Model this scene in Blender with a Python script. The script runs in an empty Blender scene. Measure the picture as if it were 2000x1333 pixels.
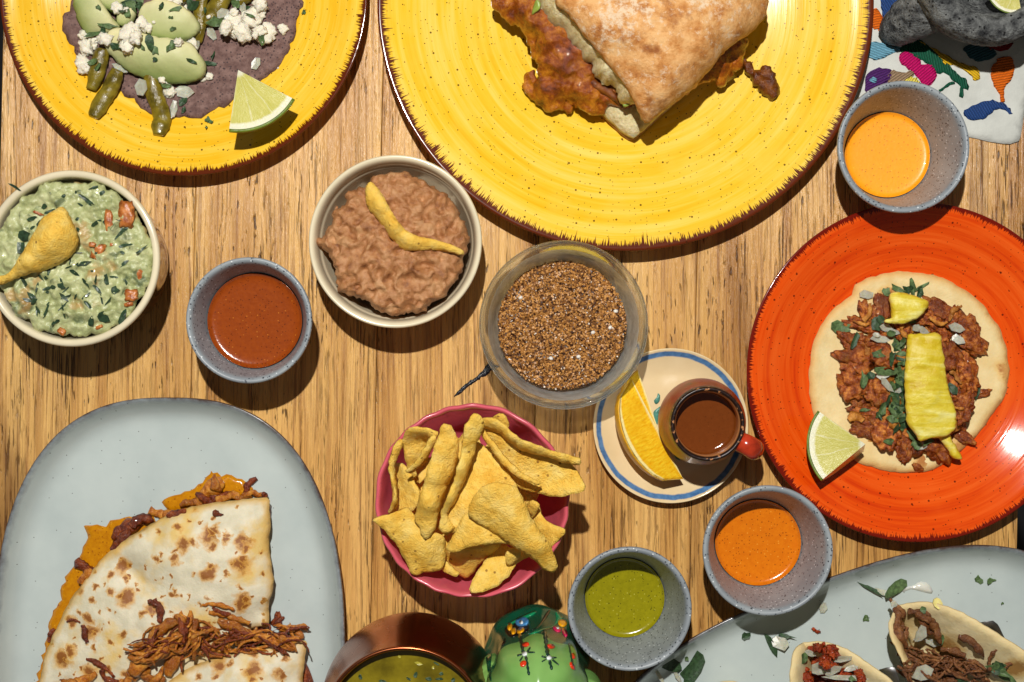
import bpy, bmesh, math, random
import numpy as np
from mathutils import Vector, Matrix, Euler
from mathutils.bvhtree import BVHTree
from mathutils.geometry import delaunay_2d_cdt

# ------------------------------------------------------------------ camera, light, exposure
SC = bpy.context.scene
COL = SC.collection
CAM_H = 0.85            # camera height above the table top (m)
S = 0.00028             # metres per photo pixel at the table top
cam_d = bpy.data.cameras.new('camera'); cam = bpy.data.objects.new('camera', cam_d); COL.objects.link(cam)
cam.location = (0, 0, CAM_H); cam_d.sensor_width = 36.0
cam_d.lens = 36.0 * CAM_H / (2000 * S)
cam_d.clip_start = 0.01; cam_d.clip_end = 50
SC.camera = cam
world = bpy.data.worlds.new('World'); SC.world = world; world.use_nodes = True
bg = world.node_tree.nodes['Background']
bg.inputs[0].default_value = (1.0, 0.93, 0.84, 1); bg.inputs[1].default_value = 0.085
fl = bpy.data.lights.new('flash_lamp', 'SPOT'); fl.energy = 69; fl.spot_size = math.radians(72); fl.spot_blend = 1.0; fl.shadow_soft_size = 0.011; fl.color = (1.0, 0.97, 0.93)
flo = bpy.data.objects.new('flash_lamp', fl); COL.objects.link(flo); flo.location = (-0.05, 0.36, 1.2)
flo.rotation_euler = (Vector((0.02, 0.0, 0)) - Vector(flo.location)).to_track_quat('-Z', 'Y').to_euler()
SC.view_settings.view_transform = 'Standard'
SC.view_settings.look = 'None'
SC.view_settings.exposure = 0.0; SC.view_settings.gamma = 1.0
SC.view_settings.use_curve_mapping = False

random.seed(7); RNG = np.random.default_rng(7)
rnd = random.uniform

# ------------------------------------------------------------------ photo pixel -> place
def kz(z): return S * (CAM_H - z) / CAM_H
def P(px, py, z=0.0):
    k = kz(z); return Vector(((px - 1000) * k, (666.5 - py) * k, z))
def zoomer(x0, y0, s):
    """points read off an enlarged crop of the photo -> photo pixels"""
    return lambda pts: [(x0 + p[0] / s, y0 + p[1] / s) + tuple(p[2:]) for p in pts]

# ------------------------------------------------------------------ noise (numpy Perlin)
_perm = np.concatenate([RNG.permutation(256)] * 3)
_g = np.array([(1,1,0),(-1,1,0),(1,-1,0),(-1,-1,0),(1,0,1),(-1,0,1),(1,0,-1),(-1,0,-1),(0,1,1),(0,-1,1),(0,1,-1),(0,-1,-1)], float)
def pn(x, y, z):
    x, y, z = np.broadcast_arrays(np.asarray(x, float), np.asarray(y, float), np.asarray(z, float))
    X = np.floor(x).astype(int); Y = np.floor(y).astype(int); Z = np.floor(z).astype(int)
    fx, fy, fz = x - X, y - Y, z - Z; X &= 255; Y &= 255; Z &= 255
    u, v, w = [t * t * t * (t * (t * 6 - 15) + 10) for t in (fx, fy, fz)]
    def gr(i, j, k):
        h = _perm[_perm[_perm[(X + i) & 255] + ((Y + j) & 255)] + ((Z + k) & 255)] % 12
        g = _g[h]; return g[..., 0] * (fx - i) + g[..., 1] * (fy - j) + g[..., 2] * (fz - k)
    L = lambda a, b, t: a + t * (b - a)
    return L(L(L(gr(0,0,0), gr(1,0,0), u), L(gr(0,1,0), gr(1,1,0), u), v), L(L(gr(0,0,1), gr(1,0,1), u), L(gr(0,1,1), gr(1,1,1), u), v), w)
def fbm(x, y, z, o=4, ridged=False):
    t = 0; a = 1; f = 1
    for i in range(o):
        n = pn(np.asarray(x) * f + i * 7.3, np.asarray(y) * f, np.asarray(z) * f)
        t = t + a * ((0.5 - np.abs(n)) if ridged else n); a *= 0.5; f *= 2.03
    return t

# ------------------------------------------------------------------ objects
def tag(o, label, cat, group=None):
    o['label'] = label; o['category'] = cat
    if group: o['group'] = group
    return o
def thing(name, label, cat, loc=(0, 0, 0), group=None):
    o = bpy.data.objects.new(name, None); COL.objects.link(o); o.location = loc; o.empty_display_size = 0.01
    return tag(o, label, cat, group)
SUP = []                # surfaces on which things can rest
def support(V, F):
    V = np.asarray(V)
    SUP.append((V[:, 0].min(), V[:, 0].max(), V[:, 1].min(), V[:, 1].max(), BVHTree.FromPolygons([tuple(v) for v in V], [tuple(f) for f in F])))
def ground(x, y, default=0.0):
    best = None
    for a, b, c, d, t in SUP:
        if a <= x <= b and c <= y <= d:
            h = t.ray_cast(Vector((x, y, 0.5)), Vector((0, 0, -1)))
            if h[0] is not None and (best is None or h[0].z > best): best = h[0].z
    return default if best is None else best
def G(px, py):
    """point of the topmost surface that a photo pixel looks at"""
    z = 0.0
    for _ in range(6):
        p = P(px, py, z); z = ground(p.x, p.y)
    p.z = z; return p
def mk(name, V, F, mat, parent=None, origin=None, smooth=True, sup=True, attrs=None, rest=True):
    """world-space verts -> one mesh object with its origin at its base (or at its parent's)"""
    V = np.asarray(V, float)
    if sup: support(V, F)
    if parent is not None: o0 = np.array(parent.matrix_world.translation if parent.parent is None and False else worldloc(parent))
    elif origin is not None: o0 = np.array(origin)
    else: o0 = np.array([(V[:, 0].min() + V[:, 0].max()) / 2, (V[:, 1].min() + V[:, 1].max()) / 2, V[:, 2].min()])
    me = bpy.data.meshes.new(name)
    me.from_pydata((V - o0).tolist(), [], [tuple(int(i) for i in f) for f in F]); me.update()
    if smooth: me.polygons.foreach_set('use_smooth', [True] * len(me.polygons))
    for k, a in (attrs or {}).items():
        at = me.attributes.new(k, 'FLOAT', 'POINT'); at.data.foreach_set('value', np.asarray(a, np.float32))
    for m in (mat if isinstance(mat, (list, tuple)) else [mat]): me.materials.append(m)
    o = bpy.data.objects.new(name, me); COL.objects.link(o)
    if parent is not None: o.parent = parent
    else: o.location = o0
    return o
def worldloc(o):
    v = Vector(o.location)
    while o.parent is not None: o = o.parent; v = v + Vector(o.location)
    return v
def matidx(o, fn):
    for p in o.data.polygons: p.material_index = fn(p)

# ------------------------------------------------------------------ shape makers
def chaikin(p, it=2):
    for _ in range(it):
        q = [p[0]]
        for a, b in zip(p[:-1], p[1:]):
            q += [(a[0] * .75 + b[0] * .25, a[1] * .75 + b[1] * .25), (a[0] * .25 + b[0] * .75, a[1] * .25 + b[1] * .75)]
        q.append(p[-1]); p = q
    return p
def lathe(name, prof, c, mat, parent=None, n=96, it=2, wob=None, sup=True, close=False):
    pr = chaikin(list(prof), it) if it else list(prof)
    V = []; F = []; rows = []
    for r, z in pr:
        if r < 1e-6: rows.append([len(V)]); V.append((c[0], c[1], c[2] + z))
        else:
            row = []
            for i in range(n):
                a = 2 * math.pi * i / n; rr, zz_ = (r, z) if wob is None else wob(r, z, a)
                row.append(len(V)); V.append((c[0] + rr * math.cos(a), c[1] + rr * math.sin(a), c[2] + zz_))
            rows.append(row)
    if close: rows.append(rows[0])
    for A, B in zip(rows[:-1], rows[1:]):
        if len(A) == 1 and len(B) == 1: continue
        for i in range(n):
            j = (i + 1) % n
            if len(A) == 1: F.append((A[0], B[j], B[i]))
            elif len(B) == 1: F.append((A[i], A[j], B[0]))
            else: F.append((A[i], A[j], B[j], B[i]))
    return mk(name, V, F, mat, parent, origin=c, sup=sup)
def resample(pts, res, smooth=True):
    p = np.asarray(pts, float); n = len(p); out = []
    for i in range(n):
        a, b, c, d = p[i - 1], p[i], p[(i + 1) % n], p[(i + 2) % n]
        m = max(1, int(round(np.linalg.norm((c - b)[:2]) / res)))
        for j in range(m):
            t = j / m
            if smooth: q = 0.5 * ((2 * b) + (c - a) * t + (2 * a - 5 * b + 4 * c - d) * t * t + (3 * b - a - 3 * c + d) * t ** 3)
            else: q = b + (c - b) * t
            out.append(q)
    return np.array(out)
def inpoly(x, y, poly):
    ins = np.zeros(len(x), bool); n = len(poly)
    for i in range(n):
        x1, y1 = poly[i][:2]; x2, y2 = poly[(i + 1) % n][:2]
        c = ((y1 > y) != (y2 > y)); d = (y2 - y1) if y2 != y1 else 1e-12
        ins ^= c & (x < (x2 - x1) * (y - y1) / d + x1)
    return ins
def dist_poly(x, y, poly):
    best = np.full(len(x), 1e9); n = len(poly)
    for i in range(n):
        a = poly[i][:2]; e = poly[(i + 1) % n][:2] - a; L = e @ e + 1e-18
        t = np.clip(((x - a[0]) * e[0] + (y - a[1]) * e[1]) / L, 0, 1)
        best = np.minimum(best, np.hypot(x - a[0] - t * e[0], y - a[1] - t * e[1]))
    return best
def tps(C):
    C = np.asarray(C, float); xy = C[:, :2] * 100; z = C[:, 2]; n = len(C)
    def U(d2): return 0.5 * d2 * np.log(d2 + 1e-9)
    D = ((xy[:, None] - xy[None]) ** 2).sum(-1)
    A = np.zeros((n + 3, n + 3)); A[:n, :n] = U(D) + np.eye(n) * 1e-2; Q = np.c_[np.ones(n), xy]
    A[:n, n:] = Q; A[n:, :n] = Q.T
    w = np.linalg.lstsq(A, np.r_[z, 0, 0, 0], rcond=None)[0]
    def f(x, y):
        q = np.c_[x, y] * 100; d = ((q[:, None] - xy[None]) ** 2).sum(-1)
        return U(d) @ w[:n] + w[n] + q @ w[n + 1:]
    return f
def tri_region(B, res, inner_off=0.6):
    """boundary loop B (n,2) -> points, triangles"""
    x0, y0 = B.min(0); x1, y1 = B.max(0)
    gx = np.arange(x0, x1 + res, res); gy = np.arange(y0, y1 + res, res * 0.866)
    X, Y = np.meshgrid(gx, gy); X[1::2] += res * 0.5
    X = X.ravel() + RNG.uniform(-.12, .12, X.size) * res; Y = Y.ravel() + RNG.uniform(-.12, .12, Y.size) * res
    k = inpoly(X, Y, B); X, Y = X[k], Y[k]
    if len(X):
        k = dist_poly(X, Y, B) > res * inner_off; X, Y = X[k], Y[k]
    pts = [Vector((float(a), float(b))) for a, b in B] + [Vector((float(a), float(b))) for a, b in zip(X, Y)]
    nb = len(B)
    r = delaunay_2d_cdt(pts, [], [list(range(nb))], 1, 1e-9)
    V = np.array([(v.x, v.y) for v in r[0]]); F = [tuple(f) for f in r[2]]
    return V, F
def sheet(name, outline, mat, thick=0.002, inner=(), res=0.0022, z0=None, conform=False, lift=0.0, jit=0.0, jf=400,
          amp=0.0, freq=300, oct=3, ridged=False, edge=0.002, emin=0.35, parent=None, smooth=True, flat_bottom=None, sup=True, seed=0, relax=0, shade=True, axis=None):
    """a thin or thick organic slab: outline and inner points as photo pixels with heights"""
    pts = []
    for p in outline:
        if len(p) > 2: pts.append(P(p[0], p[1], p[2]))
        elif z0 is not None: pts.append(P(p[0], p[1], z0))
        else: pts.append(G(p[0], p[1]))
    inn = [P(*p) for p in inner]
    B = resample([tuple(p) for p in pts], res, smooth)
    if jit:
        d = np.roll(B, -1, 0) - np.roll(B, 1, 0); nn = np.c_[d[:, 1], -d[:, 0]]; nn /= np.linalg.norm(nn, axis=1)[:, None] + 1e-12
        B[:, :2] += nn * (fbm(B[:, 0] * jf, B[:, 1] * jf, seed + .5, 3) * jit)[:, None]
    V, F = tri_region(B[:, :2], res)
    x, y = V[:, 0], V[:, 1]
    if conform:
        z = np.array([ground(a, b) for a, b in V]) + lift
        if relax:
            nbr = [[] for _ in V]
            for f in F:
                for i in range(3): nbr[f[i]].append(f[(i + 1) % 3]); nbr[f[(i + 1) % 3]].append(f[i])
            zz0 = z.copy()
            for _ in range(relax):
                z = np.maximum(zz0 - 0.0004, np.array([z[q].mean() if q else z[i] for i, q in enumerate(nbr)]))
        gx = gy = np.zeros(len(z))
    else:
        ctrl = [tuple(p) for p in pts] + [tuple(p) for p in inn]
        f = tps(ctrl); z = f(x, y); e = 1e-4
        zc = [c[2] for c in ctrl]; lo, hi = min(zc) - .006, max(zc) + .006
        z = np.clip(z, lo, hi)
        gx = (f(x + e, y) - f(x - e, y)) / (2 * e); gy = (f(x, y + e) - f(x, y - e)) / (2 * e)
        g = np.hypot(gx, gy); s = np.where(g > 2.5, 2.5 / (g + 1e-9), 1); gx, gy = gx * s, gy * s
    d = dist_poly(x, y, B)
    t = np.clip(d / max(edge, 1e-6), 0, 1); prof = emin + (1 - emin) * np.sqrt(np.clip(1 - (1 - t) ** 2, 0, 1))
    nz = np.sqrt(gx * gx + gy * gy + 1); N = np.c_[-gx / nz, -gy / nz, 1 / nz]
    bmp = fbm(x * freq, y * freq, seed + 3.1, oct, ridged) * amp if amp else 0 * x
    top = np.c_[x, y, z] + N * (thick * prof + bmp * (0.3 + 0.7 * t))[:, None]
    bot = np.c_[x, y, z]
    if flat_bottom is not None: bot[:, 2] = flat_bottom
    elif not conform: bot = bot + N * (bmp * (0.3 + 0.7 * t) * .8)[:, None]
    n = len(V); F0 = [tuple(f) for f in F]
    a = V[F0[0][0]]; b = V[F0[0][1]]; c = V[F0[0][2]]
    if (b[0] - a[0]) * (c[1] - a[1]) - (b[1] - a[1]) * (c[0] - a[0]) < 0: F0 = [f[::-1] for f in F0]
    cnt = {}
    for f in F0:
        for i in range(3): cnt[(f[i], f[(i + 1) % 3])] = 1
    be = [e for e in cnt if (e[1], e[0]) not in cnt]
    FF = F0 + [(f[2] + n, f[1] + n, f[0] + n) for f in F0] + [(e[1], e[0], e[0] + n, e[1] + n) for e in be]
    at = {'d': np.r_[d, d]}
    if axis is not None:
        g = x * axis[0] + y * axis[1]; g = (g - g.min()) / (g.max() - g.min()); at['g'] = np.r_[g, g * .4]
    return mk(name, np.r_[top, bot], FF, mat, parent, attrs=at, sup=sup, smooth=shade)
def tube(name, path, rad, mat, parent=None, n=8, flat=1.0, amp=0.0, freq=400, sup=True, sub=3, cap=True, ridged=False):
    """tapered bent strip; path = world points, rad = radius per point"""
    p = np.asarray(path, float); r = np.asarray(rad, float); m = len(p)
    if sub > 1 and m > 2:
        q = []; rr = []
        for i in range(m - 1):
            a, b, c, d = p[max(i - 1, 0)], p[i], p[i + 1], p[min(i + 2, m - 1)]
            for j in range(sub):
                t = j / sub; q.append(0.5 * ((2 * b) + (c - a) * t + (2 * a - 5 * b + 4 * c - d) * t * t + (3 * b - a - 3 * c + d) * t ** 3)); rr.append(r[i] * (1 - t) + r[i + 1] * t)
        q.append(p[-1]); rr.append(r[-1]); p = np.array(q); r = np.array(rr); m = len(p)
    V = []; F = []; sd = rnd(0, 50)
    for i in range(m):
        t = p[min(i + 1, m - 1)] - p[max(i - 1, 0)]; t = t / (np.linalg.norm(t) + 1e-12)
        s = np.cross(t, (0, 0, 1)); s = s / (np.linalg.norm(s) + 1e-9) if np.linalg.norm(s) > 1e-6 else np.array([1., 0, 0]); u = np.cross(s, t)
        for j in range(n):
            a = 2 * math.pi * j / n; V.append(p[i] + s * math.cos(a) * r[i] + u * math.sin(a) * r[i] * flat)
    V = np.array(V)
    if amp:
        cen = np.repeat(p, n, 0); dd = V - cen; L = np.linalg.norm(dd, axis=1)[:, None] + 1e-9
        V = V + dd / L * (fbm(V[:, 0] * freq + sd, V[:, 1] * freq, V[:, 2] * freq, 3, ridged) * amp)[:, None]
    V = V.tolist()
    for i in range(m - 1):
        for j in range(n): F.append((i * n + j, i * n + (j + 1) % n, (i + 1) * n + (j + 1) % n, (i + 1) * n + j))
    if cap:
        F.append(tuple(range(n))[::-1]); F.append(tuple((m - 1) * n + j for j in range(n)))
    return mk(name, V, F, mat, parent, sup=sup)
_ico = {}
def ico(sub):
    if sub not in _ico:
        b = bmesh.new(); bmesh.ops.create_icosphere(b, subdivisions=sub, radius=1)
        _ico[sub] = (np.array([v.co[:] for v in b.verts]), [tuple(v.index for v in f.verts) for f in b.faces]); b.free()
    return _ico[sub]
def chunk(name, c, size, mat, rotz=0.0, tilt=(0, 0), amp=0.25, freq=1.6, sub=3, parent=None, ridged=False, sup=True, box=0.0, seed=None, oct=3):
    """irregular lump; amp relative to size, box 0..1 makes it squarer"""
    V, F = ico(sub); V = V.copy(); sd = rnd(0, 90) if seed is None else seed
    if box: V = V / np.power(np.maximum(np.abs(V).max(1), 1e-6), box)[:, None]
    V = V * (1 + amp * fbm(V[:, 0] * freq + sd, V[:, 1] * freq + sd * .3, V[:, 2] * freq, oct, ridged))[:, None]
    V = V * np.array(size)
    M = np.array(Euler((tilt[0], tilt[1], rotz)).to_matrix()); V = V @ M.T + np.array(c)
    return mk(name, V, F, mat, parent, sup=sup)
def on(px, py, h, sink=0.25):
    """centre of a lump of half-height h lying on whatever the pixel looks at"""
    p = G(px, py); return Vector((p.x, p.y, p.z + h * (1 - sink)))
def bit(name, px, py, L, W, ang, mat, thick=0.0004, curl=0.001, npt=7, ragged=0.25, sup=False, lift=0.0003, parent=None, leafy=False):
    """small flat scrap (leaf, onion piece) of L x W photo pixels laid on what is below"""
    c = G(px, py); k = kz(c.z); ca, sa = math.cos(ang), math.sin(ang); pts = []
    for i in range(npt):
        a = 2 * math.pi * i / npt + rnd(-.12, .12); r = 1 + rnd(-ragged, ragged)
        u, v = math.cos(a) * L * .5 * r, math.sin(a) * W * .5 * r
        if leafy: v *= (1.0 - 0.55 * max(0, math.cos(a)))
        pts.append((u * k, v * k))
    ring = []
    for f in (0.5, 1.0):
        for u, v in pts:
            x, y = c.x + (u * ca + v * sa) * f, c.y + (-u * sa + v * ca) * f
            ring.append((x, y, curl * ((u / (L * k * .5)) ** 2) * f * f, ))
    hs = [ground(q[0], q[1], c.z) for q in ring] + [c.z]
    base = sorted(hs)[int(len(hs) * .7)]
    # fit a tilted plane to what lies below and keep above it
    A = np.c_[[q[0] - c.x for q in ring] + [0], [q[1] - c.y for q in ring] + [0], np.ones(len(hs))]
    co = np.linalg.lstsq(A, np.array(hs), rcond=None)[0]; g = math.hypot(co[0], co[1])
    if g > .45: co[:2] *= .45 / g
    pl = A @ co; off = float(np.percentile(np.array(hs) - pl, 75)); Z = pl + off + lift
    n = npt; T = [(q[0], q[1], Z[i] + q[2] + rnd(0, .0002)) for i, q in enumerate(ring)] + [(c.x, c.y, Z[-1])]
    V = [(a, b, z + thick) for a, b, z in T] + T
    m = len(T); F = []
    for i in range(n):
        j = (i + 1) % n
        F += [(2 * n, i, j), (i, n + i, n + j, j)]
        F += [(m + 2 * n, m + j, m + i), (m + j, m + n + j, m + n + i, m + i), (n + i, m + n + i, m + n + j, n + j)]
    V = np.array(V); 
    o = mk(name, V, [f[::-1] if False else f for f in F], mat, parent, sup=sup, smooth=False)
    return o
def decal(name, px_pts, tree, mat, off=0.0004, parent=None, res=0.0012, smooth=True, jit=0.0, thick=0.0004):
    """paint or thread laid on a surface, found by looking through photo pixels at it"""
    eye = Vector((0, 0, CAM_H)); W = np.array([(p[0], p[1], 0) for p in px_pts], float)
    B = resample(W, res / S, smooth)[:, :2]
    if jit: B = B + RNG.normal(0, jit, B.shape)
    V, F = tri_region(B, res / S)
    top = []; bot = []; ok = []
    for a, b in V:
        d = (P(a, b, 0) - eye).normalized(); h = tree.ray_cast(eye, d)
        if h[0] is None: ok.append(False); top.append((0, 0, 0)); bot.append((0, 0, 0)); continue
        n = h[1] if h[1].dot(d) < 0 else -h[1]; ok.append(True); top.append(tuple(h[0] + n * (off + thick))); bot.append(tuple(h[0] + n * (off * .2 - .0002)))
    n = len(V); F0 = [f for f in F if all(ok[i] for i in f)]
    if not F0: return None
    F0 = [f[::-1] for f in F0]
    a, b, c = (np.array(top[i]) for i in F0[0])
    if np.cross(b - a, c - a)[2] < 0: F0 = [f[::-1] for f in F0]
    cnt = {(f[i], f[(i + 1) % 3]) for f in F0 for i in range(3)}
    be = [e for e in cnt if (e[1], e[0]) not in cnt]
    used = sorted({i for f in F0 for i in f}); mp = {u: i for i, u in enumerate(used)}; m = len(used)
    VV = [top[u] for u in used] + [bot[u] for u in used]
    FF = [tuple(mp[i] for i in f) for f in F0] + [(m + mp[f[2]], m + mp[f[1]], m + mp[f[0]]) for f in F0] + [(mp[e[1]], mp[e[0]], m + mp[e[0]], m + mp[e[1]]) for e in be]
    return mk(name, VV, FF, mat, parent, sup=False)
def bvh(o):
    W = worldloc(o); return BVHTree.FromPolygons([tuple(v.co + W) for v in o.data.vertices], [tuple(p.vertices) for p in o.data.polygons])
# ------------------------------------------------------------------ materials
def C(r, g, b, f=1.0):
    l = lambda c: ((c / 255 + 0.055) / 1.055) ** 2.4 if c > 10 else c / 255 / 12.92
    return (l(r) * f, l(g) * f, l(b) * f, 1)
class NT:
    def __init__(s, name):
        s.m = bpy.data.materials.new(name); s.m.use_nodes = True; s.t = s.m.node_tree
        s.b = s.t.nodes['Principled BSDF']; s.out = s.t.nodes['Material Output']
    def put(s, sock, v):
        if isinstance(v, bpy.types.NodeSocket): s.t.links.new(v, sock)
        elif v is not None: sock.default_value = v
    def n(s, typ, ins=None, **pr):
        nd = s.t.nodes.new(typ)
        for k, v in pr.items(): setattr(nd, k, v)
        for k, v in (ins or {}).items(): s.put(nd.inputs[k], v)
        return nd
    def co(s, scale=(1, 1, 1), rand=True, rot=(0, 0, 0)):
        tc = s.n('ShaderNodeTexCoord').outputs['Object']
        if rand:
            r = s.n('ShaderNodeObjectInfo').outputs['Random']; r = s.math('MULTIPLY', r, 17.0)
            tc = s.n('ShaderNodeVectorMath', {0: tc, 1: s.n('ShaderNodeCombineXYZ', {0: r, 1: r, 2: r}).outputs[0]}, operation='ADD').outputs[0]
        return s.n('ShaderNodeMapping', {'Vector': tc, 'Scale': scale, 'Rotation': rot}).outputs[0]
    def noise(s, vec, scale, detail=4, rough=0.55, dist=0.0, out='Fac'):
        return s.n('ShaderNodeTexNoise', {'Vector': vec, 'Scale': scale, 'Detail': detail, 'Roughness': rough, 'Distortion': dist}).outputs[out]
    def vor(s, vec, scale, dims='3D', feature='F1', out='Distance', rand=1.0):
        nd = s.n('ShaderNodeTexVoronoi', None, voronoi_dimensions=dims, feature=feature); s.put(nd.inputs['Vector'], vec); nd.inputs['Scale'].default_value = scale; nd.inputs['Randomness'].default_value = rand
        return nd if out is None else nd.outputs[out]
    def ramp(s, fac, stops, interp='LINEAR'):
        nd = s.n('ShaderNodeValToRGB', {0: fac}); cr = nd.color_ramp; cr.interpolation = interp
        while len(cr.elements) < len(stops): cr.elements.new(0.5)
        for e, (p, c) in zip(cr.elements, stops): e.position = p; e.color = c if len(c) == 4 else (*c, 1)
        return nd.outputs[0]
    def step(s, fac, a, b):
        nd = s.n('ShaderNodeMapRange', {'Value': fac, 'From Min': a, 'From Max': b}); nd.clamp = True; return nd.outputs[0]
    def mix(s, fac, a, b, mode='MIX'):
        nd = s.n('ShaderNodeMix', None, data_type='RGBA', blend_type=mode); s.put(nd.inputs[0], fac); s.put(nd.inputs[6], a); s.put(nd.inputs[7], b); return nd.outputs[2]
    def math(s, op, a, b=None, clamp=False):
        nd = s.n('ShaderNodeMath', {0: a}, operation=op); nd.use_clamp = clamp
        if b is not None: s.put(nd.inputs[1], b)
        return nd.outputs[0]
    def bump(s, h, strength=0.5, dist=0.001, nrm=None):
        nd = s.n('ShaderNodeBump', {'Height': h, 'Strength': strength, 'Distance': dist})
        if nrm is not None: s.put(nd.inputs['Normal'], nrm)
        return nd.outputs[0]
    def attr(s, name): return s.n('ShaderNodeAttribute', None, attribute_name=name).outputs['Fac']
    def polar(s):
        """object-space radius, unit direction"""
        tc = s.n('ShaderNodeTexCoord').outputs['Object']; v = s.n('ShaderNodeVectorMath', {0: tc, 1: (1, 1, 0)}, operation='MULTIPLY').outputs[0]
        r = s.n('ShaderNodeVectorMath', {0: v}, operation='LENGTH').outputs['Value']
        u = s.n('ShaderNodeVectorMath', {0: v}, operation='NORMALIZE').outputs[0]; return r, u, v
    def vscale(s, v, k):
        nd = s.n('ShaderNodeVectorMath', {0: v}, operation='SCALE'); s.put(nd.inputs['Scale'], k); return nd.outputs[0]
    def vadd(s, a, b): return s.n('ShaderNodeVectorMath', {0: a, 1: b}, operation='ADD').outputs[0]
    def xyz(s, x=0.0, y=0.0, z=0.0): return s.n('ShaderNodeCombineXYZ', {0: x, 1: y, 2: z}).outputs[0]
    def done(s, col=None, rough=0.5, nrm=None, spec=0.5, sss=0.0, sssr=(1, .6, .3), sssc=0.002, metal=0.0, trans=0.0, ior=1.45, coat=0.0):
        I = s.b.inputs
        s.put(I['Base Color'], col); s.put(I['Roughness'], rough); s.put(I['Normal'], nrm); s.put(I['Specular IOR Level'], spec); s.put(I['Metallic'], metal)
        s.put(I['Transmission Weight'], trans); s.put(I['IOR'], ior); s.put(I['Coat Weight'], coat)
        if sss: s.put(I['Subsurface Weight'], sss); s.put(I['Subsurface Radius'], sssr); s.put(I['Subsurface Scale'], sssc)
        return s.m
def plain(name, c, rough=0.5, var=0.12, scale=300, bump=0.0, bd=0.0008, bs=600, sss=0.0, spec=0.5, sssc=.002, speck=None, coat=0.0, c2=None):
    """one-colour stuff with mottling, optional second colour, relief and dark specks"""
    t = NT(name); v = t.co(); f = t.noise(v, scale, 5, .6)
    lo = c2 if c2 else tuple(x * (1 - var * 1.6) for x in c[:3]) + (1,); hi = tuple(min(1, x * (1 + var)) for x in c[:3]) + (1,)
    col = t.ramp(f, [(.36, lo), (.64, hi)])
    if speck:
        sc, size, sc_c = speck; d = t.vor(v, sc); col = t.mix(t.math('MULTIPLY', t.step(d, size, size * .7), t.step(t.noise(v, sc * .31, 2), .42, .5)), col, sc_c)
    nr = t.bump(t.noise(v, bs, 5, .65), bump, bd) if bump else None
    return t.done(col, rough, nr, spec, sss, sssc=sssc, coat=coat)

def m_wood():
    t = NT('oak_wood'); tc = t.co((1, 1, 1), True)
    wav = t.noise(t.n('ShaderNodeMapping', {'Vector': tc, 'Scale': (9, 2.2, 9)}).outputs[0], 1.0, 3, .5, out='Color')
    off = t.vscale(t.vadd(wav, (-.5, -.5, -.5)), .016)
    wv = t.vadd(tc, off)
    st = lambda sx, sy: t.n('ShaderNodeMapping', {'Vector': wv, 'Scale': (sx, sy, sx)}).outputs[0]
    broad = t.noise(st(38, 2.2), 1.0, 4, .55); fine = t.noise(st(620, 11), 1.0, 5, .7); mid = t.noise(st(150, 5), 1.0, 4, .6)
    pores = t.noise(st(900, 34), 1.0, 3, .6); gate = t.noise(st(60, 9), 1.0, 3, .5); dash = t.noise(st(640, 95), 1.0, 2, .5)
    col = t.ramp(broad, [(.26, C(176, 124, 60)), (.43, C(208, 158, 88)), (.58, C(226, 180, 108)), (.74, C(208, 156, 86))])
    col = t.mix(t.math('MULTIPLY', t.step(mid, .50, .68), .5), col, C(158, 104, 48))
    col = t.mix(t.math('MULTIPLY', t.step(fine, .48, .66), .68), col, C(124, 72, 26))
    po = t.math('MULTIPLY', t.step(pores, .56, .63), t.step(gate, .40, .60)); col = t.mix(t.math('MULTIPLY', po, .8), col, C(66, 36, 14))
    da = t.math('MULTIPLY', t.step(dash, .63, .69), t.step(t.noise(st(45, 16), 1.0, 3), .46, .58)); col = t.mix(t.math('MULTIPLY', da, .85), col, C(58, 32, 14))
    dark = t.math('MULTIPLY', t.step(t.noise(st(24, 3.0), 1.0, 4, .6), .57, .70), .7); col = t.mix(dark, col, C(100, 58, 26))
    tone = t.n('ShaderNodeObjectInfo').outputs['Random']; col = t.mix(1.0, col, t.ramp(tone, [(0, (.98, .95, .90)), (1, (1.10, 1.10, 1.08))]), 'MULTIPLY')
    h = t.math('SUBTRACT', t.math('ADD', t.math('MULTIPLY', fine, .7), t.math('MULTIPLY', mid, 1.3)), t.math('ADD', t.math('MULTIPLY', po, .3), t.math('MULTIPLY', da, .35)))
    nr = t.bump(h, 1.0, .0014); nr = t.bump(t.noise(wv, 1500, 3), .35, .00025, nr)
    return t.done(col, t.ramp(fine, [(.3, (.20,) * 3), (.7, (.36,) * 3)]), nr, .6)
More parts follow.
